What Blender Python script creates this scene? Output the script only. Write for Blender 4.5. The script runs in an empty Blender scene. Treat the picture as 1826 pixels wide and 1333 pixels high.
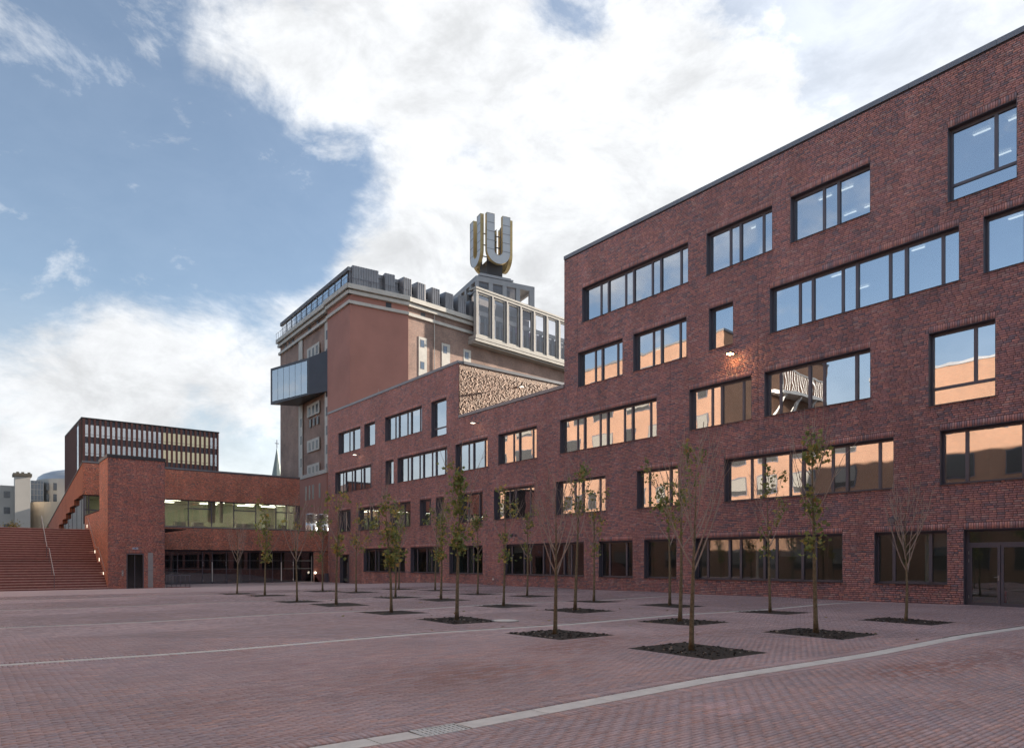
import bpy, math, random
import numpy as np
from mathutils import Vector, Matrix

scene = bpy.context.scene
col = scene.collection
R = math.radians

# ------------------------------------------------------------------ camera
HEAD = 38.4636                       # camera heading, degrees clockwise from +Y (the long facade runs along Y)
cam_d = bpy.data.cameras.new('camera'); cam = bpy.data.objects.new('camera', cam_d); col.objects.link(cam)
cam.location = (0, 0, 1.6); cam.rotation_euler = (R(90), 0, R(-HEAD))
cam_d.sensor_width = 36; cam_d.lens = 24.644; cam_d.shift_y = 0.1837
cam_d.clip_start = 0.1; cam_d.clip_end = 3000
scene.camera = cam

# ------------------------------------------------------------------ light
SUN = Vector((1.0, -0.10, 0.275)).normalized()
EL = math.asin(SUN.z); AZ = math.atan2(SUN.x, SUN.y)
sl = bpy.data.lights.new('sun', 'SUN'); sl.energy = 5.0; sl.angle = R(0.53); sl.color = (1.0, 0.86, 0.70)
so = bpy.data.objects.new('sun', sl); col.objects.link(so)
so.rotation_euler = (-SUN).to_track_quat('-Z', 'Y').to_euler(); so.location = (60, 0, 60)
scene.view_settings.view_transform = 'Standard'; scene.view_settings.look = 'None'
scene.view_settings.gamma = 1; scene.view_settings.exposure = 1.62
scene.cycles.use_denoising = True; scene.cycles.denoising_prefilter = 'ACCURATE'; scene.cycles.denoising_input_passes = 'RGB_ALBEDO_NORMAL'
scene.cycles.max_bounces = 8; scene.cycles.transparent_max_bounces = 10
scene.cycles.sample_clamp_indirect = 6; scene.cycles.caustics_reflective = False; scene.cycles.caustics_refractive = False

F2 = np.array([math.sin(R(HEAD)), math.cos(R(HEAD))]); R2 = np.array([math.cos(R(HEAD)), -math.sin(R(HEAD))])

world = bpy.data.worlds.new('World'); scene.world = world; world.use_nodes = True
# cloud banks (+) and gaps (-): degrees right of the camera axis, degrees up, radius, amount
BANKS = [(-33, 33, 17, -0.20), (-27, 27, 15, -0.22), (-34, 23, 12, -0.20), (-36, 38, 6, 0.10), (-35, 30, 4, 0.04), (-30, 27, 3, 0.06), (-18, 26.5, 9, -0.24), (-11, 28.5, 6, -0.16), (-22, 20, 7, -0.12),
         (-17, 37, 11, 0.22), (-24, 36, 7, 0.28), (-20, 32, 6, 0.22), (-30, 20, 5, 0.10), (-7, 35, 11, 0.20), (3, 32, 12, 0.22), (-8, 24, 8, 0.36), (-1, 22, 9, 0.36), (-13, 18, 8, 0.28), (10, 28, 13, 0.26), (6, 22, 10, 0.2), (-7, 16, 8, 0.3), (2, 15, 9, 0.3),
         (-25, 14, 11, 0.22), (-36, 13, 12, 0.20), (18, 36, 9, 0.18), (26, 33, 6, -0.10), (5, 38.5, 3.5, -0.22), (-4, 28.5, 3.5, -0.16)]
def build_sky():
    nt = world.node_tree; nt.nodes.clear(); N = nt.nodes.new; L = nt.links.new
    out = N('ShaderNodeOutputWorld'); bg = N('ShaderNodeBackground'); L(bg.outputs[0], out.inputs[0])
    sky = N('ShaderNodeTexSky'); sky.sky_type = 'NISHITA'; sky.sun_disc = False
    sky.sun_elevation = EL; sky.sun_rotation = AZ; sky.air_density = 1.0; sky.dust_density = 0.6; sky.ozone_density = 2.0
    bg.inputs[1].default_value = 0.14
    tc = N('ShaderNodeTexCoord')
    def math_(op, a, b=None, c=None, clamp=False):
        n = N('ShaderNodeMath'); n.operation = op; n.use_clamp = clamp
        for i, v in enumerate((a, b, c)):
            if v is None: continue
            if isinstance(v, (int, float)): n.inputs[i].default_value = v
            else: L(v, n.inputs[i])
        return n.outputs[0]
    def vm(op, a, b):
        n = N('ShaderNodeVectorMath'); n.operation = op; L(a, n.inputs[0])
        if isinstance(b, tuple): n.inputs[1].default_value = b
        else: L(b, n.inputs[1])
        return n
    d = tc.outputs['Generated']
    p = vm('MULTIPLY', d, (1, 1, 1.75)).outputs[0]
    def noise(vec, scale, detail, rough, dist=0.0, off=(0, 0, 0)):
        n = N('ShaderNodeTexNoise'); n.inputs['Scale'].default_value = scale; n.inputs['Detail'].default_value = detail
        n.inputs['Roughness'].default_value = rough; n.inputs['Distortion'].default_value = dist
        L(vm('ADD', vec, off).outputs[0], n.inputs['Vector']); return n.outputs['Fac']
    wv = noise(p, 2.2, 3, 0.5, 0.0, (4.0, 9.0, 1.0))
    n1 = noise(p, 3.3, 14, 0.62, 0.25, (3.1, 1.7, 0.4))
    n2 = noise(p, 8.5, 12, 0.64, 0.35, (0.3, 5.7, 2.2))
    n3 = noise(vm('MULTIPLY', d, (1.0, 1.0, 1.9)).outputs[0], 6.0, 12, 0.64, 0.3, (8.3, 2.1, 6.2))
    cov = math_('ADD', math_('MULTIPLY_ADD', n1, 1.75, -0.37), math_('MULTIPLY_ADD', n2, 0.62, -0.31))
    # weather: broken cloud piled up on the sun's side, clear opposite
    sh = vm('DOT_PRODUCT', d, (1.0, 0.12, 0.0)).outputs['Value']
    cov = math_('ADD', cov, math_('MULTIPLY_ADD', sh, 0.16, -0.045))
    hz = N('ShaderNodeSeparateXYZ'); L(d, hz.inputs[0])
    def blob(deg_r, up, ang, amp):
        """cloud bank (amp > 0) or gap (amp < 0) around a compass direction: degrees right of the camera axis, degrees up"""
        a = R(HEAD + deg_r); e = R(up)
        c = (math.sin(a) * math.cos(e), math.cos(a) * math.cos(e), math.sin(e))
        dt = vm('DOT_PRODUCT', d, c).outputs['Value']
        mr = N('ShaderNodeMapRange'); mr.interpolation_type = 'SMOOTHSTEP'
        mr.inputs['From Min'].default_value = math.cos(R(ang)); mr.inputs['From Max'].default_value = math.cos(R(ang * 0.15))
        L(dt, mr.inputs['Value'])
        return math_('MULTIPLY', mr.outputs[0], amp)
    for b in BANKS: cov = math_('ADD', cov, blob(*b))
    def smooth(v, a, b, lo=0.0, hi=1.0):
        mr = N('ShaderNodeMapRange'); mr.interpolation_type = 'SMOOTHSTEP'
        for k, x in (('From Min', a), ('From Max', b), ('To Min', lo), ('To Max', hi)): mr.inputs[k].default_value = x
        L(v, mr.inputs['Value']); return mr.outputs[0]
    cov = math_('ADD', cov, smooth(hz.outputs[2], 0.62, 0.92, 0.0, 0.16))
    dens = math_('MULTIPLY_ADD', smooth(cov, 0.38, 0.82), 0.92, 0.08)
    wisp = math_('MULTIPLY', smooth(n3, 0.50, 0.72), 0.70)
    dens = math_('MAXIMUM', dens, wisp)
    zc = N('ShaderNodeSeparateXYZ'); L(d, zc.inputs[0])
    haze = smooth(zc.outputs[2], 0.0, 0.40, 0.90, 0.0)         # milky air towards the horizon
    dens = math_('MAXIMUM', dens, haze)
    cosg = vm('DOT_PRODUCT', d, tuple(SUN)).outputs['Value']
    dens = math_('MAXIMUM', dens, smooth(cosg, 0.45, 0.98, 0.0, 0.85))   # forward-scattering veil round the sun
    # cloud brightness: bright towards the sun, greyer bellies in the thick parts
    glow = math_('ADD', smooth(cosg, -0.2, 0.75, 2.22, 2.6), math_('MULTIPLY', smooth(cosg, 0.93, 1.0), 12.0))
    thick = smooth(cov, 0.62, 1.0, 1.0, 0.90)
    shade = smooth(math_('ADD', math_('MULTIPLY', n2, 0.6), math_('MULTIPLY', n3, 0.4)), 0.34, 0.64, 0.78, 1.16)
    br = math_('MULTIPLY', math_('MULTIPLY', glow, shade), thick)
    cc = N('ShaderNodeCombineColor')
    L(math_('MULTIPLY', br, 0.965), cc.inputs[0]); L(math_('MULTIPLY', br, 0.985), cc.inputs[1]); L(math_('MULTIPLY', br, 1.01), cc.inputs[2])
    mix = N('ShaderNodeMix'); mix.data_type = 'RGBA'
    deep = vm('MULTIPLY', sky.outputs[0], (0.54, 0.505, 0.48)).outputs[0]      # deep autumn blue between the clouds
    L(dens, mix.inputs[0]); L(deep, mix.inputs[6]); L(cc.outputs[0], mix.inputs[7])
    L(mix.outputs[2], bg.inputs[0])
build_sky()

# ------------------------------------------------------------------ materials
MATS = {}
def newmat(name):
    m = bpy.data.materials.new(name); m.use_nodes = True; MATS[name] = m
    nt = m.node_tree; return m, nt, nt.nodes['Principled BSDF']
def M(name, c, rough=0.6, metal=0.0, nscale=0.0, namt=0.2, bump=0.0, bscale=None, spec=0.5, emit=0.0):
    m, nt, b = newmat(name); N = nt.nodes.new; L = nt.links.new
    b.inputs['Base Color'].default_value = (*c, 1); b.inputs['Roughness'].default_value = rough
    b.inputs['Metallic'].default_value = metal; b.inputs['Specular IOR Level'].default_value = spec
    if emit:
        b.inputs['Emission Color'].default_value = (*c, 1); b.inputs['Emission Strength'].default_value = emit
    if nscale:
        g = N('ShaderNodeNewGeometry'); n = N('ShaderNodeTexNoise'); n.inputs['Scale'].default_value = nscale
        n.inputs['Detail'].default_value = 8; n.inputs['Roughness'].default_value = 0.6; L(g.outputs['Position'], n.inputs['Vector'])
        mr = N('ShaderNodeMapRange'); mr.inputs['From Min'].default_value = 0.25; mr.inputs['From Max'].default_value = 0.75
        mr.inputs['To Min'].default_value = 1 - namt; mr.inputs['To Max'].default_value = 1 + namt; L(n.outputs['Fac'], mr.inputs['Value'])
        mx = N('ShaderNodeMix'); mx.data_type = 'RGBA'; mx.blend_type = 'MULTIPLY'; mx.inputs[0].default_value = 1
        mx.inputs[6].default_value = (*c, 1); L(mr.outputs[0], mx.inputs[7]); L(mx.outputs[2], b.inputs['Base Color'])
        if bump:
            n2 = N('ShaderNodeTexNoise'); n2.inputs['Scale'].default_value = bscale or nscale * 6; n2.inputs['Detail'].default_value = 6
            L(g.outputs['Position'], n2.inputs['Vector'])
            bp = N('ShaderNodeBump'); bp.inputs['Strength'].default_value = bump; bp.inputs['Distance'].default_value = 0.02
            L(n2.outputs['Fac'], bp.inputs['Height']); L(bp.outputs[0], b.inputs['Normal'])
    return m
def tint_mat(name, rough, nscale, namt, spec=0.4, patch=0.0, bump=0.0, streak=0.0):
    """colour from the face attribute 'tint', with fine grain, bigger weather patches and run-off streaks"""
    m, nt, b = newmat(name); N = nt.nodes.new; L = nt.links.new
    at = N('ShaderNodeAttribute'); at.attribute_name = 'tint'
    g = N('ShaderNodeNewGeometry')
    def nz(scale, lo, hi, vec=None):
        n = N('ShaderNodeTexNoise'); n.inputs['Scale'].default_value = scale; n.inputs['Detail'].default_value = 6
        L(vec or g.outputs['Position'], n.inputs['Vector'])
        mr = N('ShaderNodeMapRange'); mr.inputs['From Min'].default_value = 0.3; mr.inputs['From Max'].default_value = 0.7
        mr.inputs['To Min'].default_value = lo; mr.inputs['To Max'].default_value = hi; L(n.outputs['Fac'], mr.inputs['Value'])
        return mr.outputs[0], n.outputs['Fac']
    cur = at.outputs['Color']
    def mul(c, v):
        mx = N('ShaderNodeMix'); mx.data_type = 'RGBA'; mx.blend_type = 'MULTIPLY'; mx.inputs[0].default_value = 1
        L(c, mx.inputs[6]); L(v, mx.inputs[7]); return mx.outputs[2]
    v, fac = nz(nscale, 1 - namt, 1 + namt); cur = mul(cur, v)
    if patch:
        v2, _ = nz(0.45, 1 - patch, 1 + patch); cur = mul(cur, v2)
    if streak:
        mp = N('ShaderNodeMapping'); mp.inputs['Scale'].default_value = (1.3, 1.3, 0.16); L(g.outputs['Position'], mp.inputs['Vector'])
        v3, _ = nz(1.0, 1 - streak, 1 + streak, mp.outputs[0]); cur = mul(cur, v3)
    L(cur, b.inputs['Base Color']); b.inputs['Roughness'].default_value = rough; b.inputs['Specular IOR Level'].default_value = spec
    if bump:
        bp = N('ShaderNodeBump'); bp.inputs['Strength'].default_value = bump; bp.inputs['Distance'].default_value = 0.004
        L(fac, bp.inputs['Height']); L(bp.outputs[0], b.inputs['Normal'])
    return m
def brick_tex(name, c1, c2, mortar, bw=0.25, rh=0.0833, ms=0.011, rough=0.85, floor=False, patch=0.18, bias=0.0):
    """bricks too far away to pick apart: running bond in the wall's own plane"""
    m, nt, b = newmat(name); N = nt.nodes.new; L = nt.links.new
    g = N('ShaderNodeNewGeometry')
    if floor: vec = g.outputs['Position']
    else:
        cr = N('ShaderNodeVectorMath'); cr.operation = 'CROSS_PRODUCT'; cr.inputs[0].default_value = (0, 0, 1); L(g.outputs['Normal'], cr.inputs[1])
        dt = N('ShaderNodeVectorMath'); dt.operation = 'DOT_PRODUCT'; L(g.outputs['Position'], dt.inputs[0]); L(cr.outputs[0], dt.inputs[1])
        sp = N('ShaderNodeSeparateXYZ'); L(g.outputs['Position'], sp.inputs[0])
        cb = N('ShaderNodeCombineXYZ'); L(dt.outputs['Value'], cb.inputs[0]); L(sp.outputs[2], cb.inputs[1]); vec = cb.outputs[0]
    bt = N('ShaderNodeTexBrick'); L(vec, bt.inputs['Vector'])
    for k, v in (('Scale', 1.0), ('Mortar Size', ms), ('Mortar Smooth', 0.1), ('Bias', bias), ('Brick Width', bw), ('Row Height', rh)): bt.inputs[k].default_value = v
    bt.inputs['Color1'].default_value = (*c1, 1); bt.inputs['Color2'].default_value = (*c2, 1); bt.inputs['Mortar'].default_value = (*mortar, 1)
    n = N('ShaderNodeTexNoise'); n.inputs['Scale'].default_value = 0.35; n.inputs['Detail'].default_value = 8; L(g.outputs['Position'], n.inputs['Vector'])
    mr = N('ShaderNodeMapRange'); mr.inputs['From Min'].default_value = 0.3; mr.inputs['From Max'].default_value = 0.7
    mr.inputs['To Min'].default_value = 1 - patch; mr.inputs['To Max'].default_value = 1 + patch; L(n.outputs['Fac'], mr.inputs['Value'])
    mx = N('ShaderNodeMix'); mx.data_type = 'RGBA'; mx.blend_type = 'MULTIPLY'; mx.inputs[0].default_value = 1
    L(bt.outputs['Color'], mx.inputs[6]); L(mr.outputs[0], mx.inputs[7]); L(mx.outputs[2], b.inputs['Base Color'])
    b.inputs['Roughness'].default_value = rough
    return m
def glass(name, refl=0.5, tint=(0.30, 0.33, 0.33), wave=0.02, gcol=(0.92, 0.95, 1.0)):
    m, nt, b = newmat(name); nt.nodes.remove(b); N = nt.nodes.new; L = nt.links.new
    out = nt.nodes['Material Output']
    tr = N('ShaderNodeBsdfTransparent'); tr.inputs[0].default_value = (*tint, 1)
    gl = N('ShaderNodeBsdfGlossy'); gl.inputs['Roughness'].default_value = 0.0; gl.inputs[0].default_value = (*gcol, 1)
    lw = N('ShaderNodeLayerWeight'); lw.inputs[0].default_value = 0.5
    pw = N('ShaderNodeMath'); pw.operation = 'POWER'; pw.inputs[1].default_value = 5.0; L(lw.outputs['Facing'], pw.inputs[0])
    mr = N('ShaderNodeMapRange'); mr.inputs['To Min'].default_value = refl; mr.inputs['To Max'].default_value = 1.0; L(pw.outputs[0], mr.inputs['Value'])
    bk = N('ShaderNodeNewGeometry'); nb = N('ShaderNodeMath'); nb.operation = 'SUBTRACT'; nb.inputs[0].default_value = 1.0; L(bk.outputs['Backfacing'], nb.inputs[1])
    fm = N('ShaderNodeMath'); fm.operation = 'MULTIPLY'; L(mr.outputs[0], fm.inputs[0]); L(nb.outputs[0], fm.inputs[1])
    g = N('ShaderNodeNewGeometry'); n = N('ShaderNodeTexNoise'); n.inputs['Scale'].default_value = 1.1; n.inputs['Detail'].default_value = 1
    L(g.outputs['Position'], n.inputs['Vector'])
    bp = N('ShaderNodeBump'); bp.inputs['Strength'].default_value = wave; bp.inputs['Distance'].default_value = 0.1
    L(n.outputs['Fac'], bp.inputs['Height']); L(bp.outputs[0], gl.inputs['Normal'])
    mx = N('ShaderNodeMixShader'); L(fm.outputs[0], mx.inputs[0]); L(tr.outputs[0], mx.inputs[1]); L(gl.outputs[0], mx.inputs[2]); L(mx.outputs[0], out.inputs[0])
    return m
def emit(name, c, s):
    m, nt, b = newmat(name); nt.nodes.remove(b); e = nt.nodes.new('ShaderNodeEmission')
    e.inputs[0].default_value = (*c, 1); e.inputs[1].default_value = s; nt.links.new(e.outputs[0], nt.nodes['Material Output'].inputs[0]); return m

brick_m = tint_mat('brick', 0.58, 28, 0.16, 0.5, 0.10, 0.3, 0.12)
paver_m = tint_mat('paver', 0.66, 30, 0.16, 0.45, 0.13, 0.3)
leaf_m = tint_mat('leaf', 0.55, 9, 0.2, 0.4)
def leafy(m):
    nt = m.node_tree; b = nt.nodes['Principled BSDF']; src = b.inputs['Base Color'].links[0].from_socket
    t = nt.nodes.new('ShaderNodeBsdfTranslucent'); nt.links.new(src, t.inputs[0]); mx = nt.nodes.new('ShaderNodeMixShader'); mx.inputs[0].default_value = 0.42
    nt.links.new(b.outputs[0], mx.inputs[1]); nt.links.new(t.outputs[0], mx.inputs[2]); nt.links.new(mx.outputs[0], nt.nodes['Material Output'].inputs[0])
leafy(leaf_m)
mortar_m = M('mortar', (0.050, 0.036, 0.036), 0.9, nscale=6, namt=0.25)
joint_m = M('sand_joint', (0.040, 0.034, 0.033), 0.95, nscale=9, namt=0.3)
frame_m = M('anthracite_metal', (0.105, 0.104, 0.128), 0.45, 0.0, nscale=0.8, namt=0.12)
sill_m = M('sill_metal', (0.085, 0.085, 0.10), 0.38, 0.6, nscale=2, namt=0.15)
coping_m = M('zinc_coping', (0.20, 0.205, 0.22), 0.42, 0.55, nscale=1.1, namt=0.12)
pane_m = glass('window_glass', 0.56, (0.55, 0.58, 0.58))
dark_pane_m = glass('ground_floor_glass', 0.20, (0.68, 0.73, 0.72)); hall_glass = glass('hall_glass', 0.20, (0.62, 0.66, 0.66), 0.004)
inter_m = M('interior_plaster', (0.58, 0.57, 0.53), 0.9, nscale=0.7, namt=0.1)
roof_m = M('gravel_roof', (0.16, 0.155, 0.15), 0.95, nscale=3, namt=0.3)
strip_m = emit('ceiling_tube', (1.0, 0.97, 0.9), 1.0)
conc_m = M('pale_concrete', (0.62, 0.615, 0.60), 0.75, nscale=5, namt=0.16, bump=0.25)
soil_m = M('soil', (0.034, 0.029, 0.025), 0.95, nscale=22, namt=0.7, bump=0.9, bscale=60)
bark_m = M('bark', (0.19, 0.165, 0.105), 0.85, nscale=18, namt=0.55, bump=0.6, bscale=70)
twig_m = M('twig', (0.36, 0.31, 0.27), 0.8, nscale=10, namt=0.3)
steel_m = M('brushed_steel', (0.36, 0.365, 0.375), 0.45, 0.8, nscale=3, namt=0.08)
white_m = M('white_paint', (0.72, 0.71, 0.68), 0.5)
lamp_m = emit('lamp_glass', (1.0, 0.55, 0.20), 20.0)
lamp2_m = emit('lamp_glass_pale', (1.0, 0.83, 0.62), 1.2)

# ------------------------------------------------------------------ mesh helpers
def put(o, parent=None):
    col.objects.link(o)
    if parent is not None:
        o.parent = parent; o.location = o.location - world_loc(parent)
    return o
def world_loc(o):
    v = Vector(o.location); p = o.parent
    while p is not None: v = v + Vector(p.location); p = p.parent
    return v
def tag(o, label, cat, group=None):
    o['label'] = label; o['category'] = cat
    if group: o['group'] = group
    return o
def thing(name, loc, label, cat, group=None):
    o = bpy.data.objects.new(name, None); o.location = loc; o.empty_display_size = 0.5; col.objects.link(o)
    return tag(o, label, cat, group)
class MB:
    def __init__(s): s.v = []; s.f = []
    def quad(s, a, b, c, d):
        n = len(s.v); s.v += [tuple(a), tuple(b), tuple(c), tuple(d)]; s.f.append((n, n + 1, n + 2, n + 3)); return s
    def poly(s, pts):
        n = len(s.v); s.v += [tuple(p) for p in pts]; s.f.append(tuple(range(n, n + len(pts)))); return s
    def box(s, x0, y0, z0, x1, y1, z1):
        n = len(s.v); lo = (min(x0, x1), min(y0, y1), min(z0, z1)); hi = (max(x0, x1), max(y0, y1), max(z0, z1))
        for i in range(8): s.v.append(tuple(hi[k] if i >> k & 1 else lo[k] for k in range(3)))
        for f in ((0, 4, 6, 2), (1, 3, 7, 5), (0, 1, 5, 4), (2, 6, 7, 3), (0, 2, 3, 1), (4, 5, 7, 6)): s.f.append(tuple(n + k for k in f))
        return s
    def prism(s, pts, z0, z1):
        """vertical prism over a footprint (list of (x, y)); z1 may be a list, one height per corner"""
        k = len(pts); area = sum(pts[i][0] * pts[(i + 1) % k][1] - pts[(i + 1) % k][0] * pts[i][1] for i in range(k))
        idx = list(range(k)) if area > 0 else list(range(k))[::-1]
        zt = z1 if isinstance(z1, (list, tuple)) else [z1] * k
        zb = z0 if isinstance(z0, (list, tuple)) else [z0] * k
        n = len(s.v)
        s.v += [(pts[i][0], pts[i][1], zb[i]) for i in idx] + [(pts[i][0], pts[i][1], zt[i]) for i in idx]
        s.f.append(tuple(n + i for i in range(k))[::-1]); s.f.append(tuple(n + k + i for i in range(k)))
        for i in range(k): j = (i + 1) % k; s.f.append((n + i, n + j, n + k + j, n + k + i))
        return s
    def obox(s, o, e1, e2, a0, a1, b0, b1, z0, z1):
        """box in a turned frame: o + a*e1 + b*e2"""
        P = lambda a, b: (o[0] + e1[0] * a + e2[0] * b, o[1] + e1[1] * a + e2[1] * b)
        return s.prism([P(a0, b0), P(a1, b0), P(a1, b1), P(a0, b1)], z0, z1)
    def tube(s, pts, rads, n=6, cap=True):
        base = len(s.v); pts = [Vector(p) for p in pts]
        for i, p in enumerate(pts):
            t = (pts[min(i + 1, len(pts) - 1)] - pts[max(i - 1, 0)]).normalized()
            a = t.orthogonal().normalized() if abs(t.z) < 0.9 else Vector((1, 0, 0)) - t * t.x
            a.normalize(); b = t.cross(a)
            r = rads[i] if isinstance(rads, (list, tuple)) else rads
            for k in range(n):
                w = 2 * math.pi * k / n; s.v.append(tuple(p + a * (r * math.cos(w)) + b * (r * math.sin(w))))
        for i in range(len(pts) - 1):
            for k in range(n):
                k2 = (k + 1) % n; s.f.append((base + i * n + k, base + i * n + k2, base + (i + 1) * n + k2, base + (i + 1) * n + k))
        if cap:
            s.f.append(tuple(base + k for k in range(n))[::-1]); s.f.append(tuple(base + (len(pts) - 1) * n + k for k in range(n)))
        return s
    def build(s, name, mat, parent=None, smooth=False, origin=None):
        me = bpy.data.meshes.new(name)
        if origin is None and s.v:
            a = np.array(s.v); origin = ((a[:, 0].min() + a[:, 0].max()) / 2, (a[:, 1].min() + a[:, 1].max()) / 2, a[:, 2].min())
        ox, oy, oz = origin
        me.from_pydata([(x - ox, y - oy, z - oz) for x, y, z in s.v], [], s.f); me.materials.append(mat); me.update()
        if smooth: me.polygons.foreach_set('use_smooth', [True] * len(me.polygons))
        o = bpy.data.objects.new(name, me); o.location = origin
        return put(o, parent)
FACES = {'-x': (0, 4, 6, 2), '+x': (1, 3, 7, 5), '-y': (0, 1, 5, 4), '+y': (2, 6, 7, 3), '-z': (0, 2, 3, 1), '+z': (4, 5, 7, 6)}
def boxes(name, lo, hi, tint, mat, skip=(), parent=None, only=None, zoff=None):
    """many small boxes as one mesh, one colour each (face attribute 'tint')"""
    lo = np.asarray(lo, float); hi = np.asarray(hi, float); tint = np.asarray(tint, float); n = len(lo)
    org = np.array([lo[:, 0].mean(), lo[:, 1].mean(), lo[:, 2].min()])
    V = np.empty((n, 8, 3))
    for i in range(8):
        for k in range(3): V[:, i, k] = (hi if i >> k & 1 else lo)[:, k] - org[k]
    fl = [FACES[k] for k in (only or FACES) if k not in skip]
    Fx = (np.array(fl)[None] + (np.arange(n) * 8)[:, None, None]).reshape(-1, 4)
    me = mesh_np(name, V.reshape(-1, 3), Fx, np.repeat(tint, len(fl), axis=0), mat)
    o = bpy.data.objects.new(name, me); o.location = org
    return put(o, parent)
def mesh_np(name, V, Fx, tint, mat):
    me = bpy.data.meshes.new(name); nf, k = Fx.shape
    me.vertices.add(len(V)); me.vertices.foreach_set('co', V.ravel())
    me.loops.add(nf * k); me.loops.foreach_set('vertex_index', Fx.ravel().astype(np.int32))
    me.polygons.add(nf); me.polygons.foreach_set('loop_start', np.arange(0, nf * k, k, dtype=np.int32))
    me.update(calc_edges=True)
    if tint is not None:
        at = me.attributes.new('tint', 'FLOAT_COLOR', 'FACE'); c = np.ones((nf, 4)); c[:, :3] = tint; at.data.foreach_set('color', c.ravel())
    me.materials.append(mat); return me
def spans(a, b, holes):
    out = [(a, b)]
    for h0, h1 in holes:
        nx = []
        for s0, s1 in out:
            if h1 <= s0 or h0 >= s1: nx.append((s0, s1)); continue
            if h0 > s0: nx.append((s0, h0))
            if h1 < s1: nx.append((h1, s1))
        out = nx
    return [s for s in out if s[1] - s[0] > 0.02]
C = 1 / 12.0                                       # one brick course
def brick_rects(u0, u1, z0, z1, holes, rng, soldiers=(), stretch=0.70):
    """wild bond of stretchers and headers: list of (u0, u1, z0, z1); holes = (u0, u1, z0, z1); soldiers = standing courses"""
    out = []
    j = 0.007
    k0, k1 = math.ceil(z0 / C - 1e-6), math.floor(z1 / C + 1e-6)
    for k in range(k0, k1):
        za, zb = k * C, (k + 1) * C; zm = (za + zb) / 2
        hs = [(h[0], h[1]) for h in list(holes) + list(soldiers) if h[2] < zm < h[3]]
        for a, b in spans(u0, u1, hs):
            u = a + (0 if k % 2 else -0.06) - rng.random() * 0.2
            while u < b:
                w = 0.25 if rng.random() < stretch else 0.125
                p, q = max(u, a), min(u + w, b)
                if q - p > 0.03: out.append((p + j, q - j, za + j, zb - j))
                u += w
    for (a, b, za, zb) in soldiers:
        n = max(1, round((b - a) / C)); w = (b - a) / n
        for i in range(n): out.append((a + i * w + j, a + (i + 1) * w - j, za + j, zb - j))
    return np.array(out)
RED = np.array((1.07, 1.14, 1.17)) * np.array([[0.445, 0.205, 0.178], [0.405, 0.190, 0.170], [0.375, 0.182, 0.168], [0.340, 0.176, 0.170], [0.275, 0.168, 0.172], [0.215, 0.150, 0.165], [0.470, 0.225, 0.185], [0.410, 0.245, 0.220]])
def smooth_field(u, v, rng, s):
    """cheap patchy field in 0..1"""
    out = np.zeros(len(u))
    for _ in range(5):
        a = rng.uniform(0.4, 1.0) * s; t = rng.uniform(0, 6.28); ph = rng.uniform(0, 6.28)
        out += np.sin((u * math.cos(t) + v * math.sin(t)) * a * 6.28 + ph)
    return 0.5 + 0.5 * np.tanh(out * 0.55)
def brick_tints(r, seed, dark=0.22, scale=0.55):
    rs = np.random.RandomState(seed); rng = random.Random(seed)
    fld = smooth_field(r[:, 0], r[:, 2] * 2, rng, scale)
    fl2 = smooth_field(r[:, 0], r[:, 2] * 2, rng, scale * 2.3)
    pd = np.clip(dark * (0.35 + 1.3 * fld * fl2 * 1.6), 0, 0.9); x = rs.rand(len(r))
    idx = np.where(x < pd, rs.choice([4, 5, 4], len(r)), rs.choice([0, 1, 1, 2, 2, 3, 3, 6, 7], len(r)))
    return RED[idx] * rs.uniform(0.88, 1.12, (len(r), 1)), idx
def wall_plane(mb, u0, u1, z0, z1, holes, P, flip=False):
    zs = sorted({z0, z1, *[min(max(h[k], z0), z1) for h in holes for k in (2, 3)]})
    for za, zb in zip(zs, zs[1:]):
        if zb - za < 1e-4: continue
        zm = (za + zb) / 2
        for a, b in spans(u0, u1, [(h[0], h[1]) for h in holes if h[2] < zm < h[3]]):
            q = [P(a, za), P(b, za), P(b, zb), P(a, zb)]
            mb.quad(*(q[::-1] if flip else q))

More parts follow.
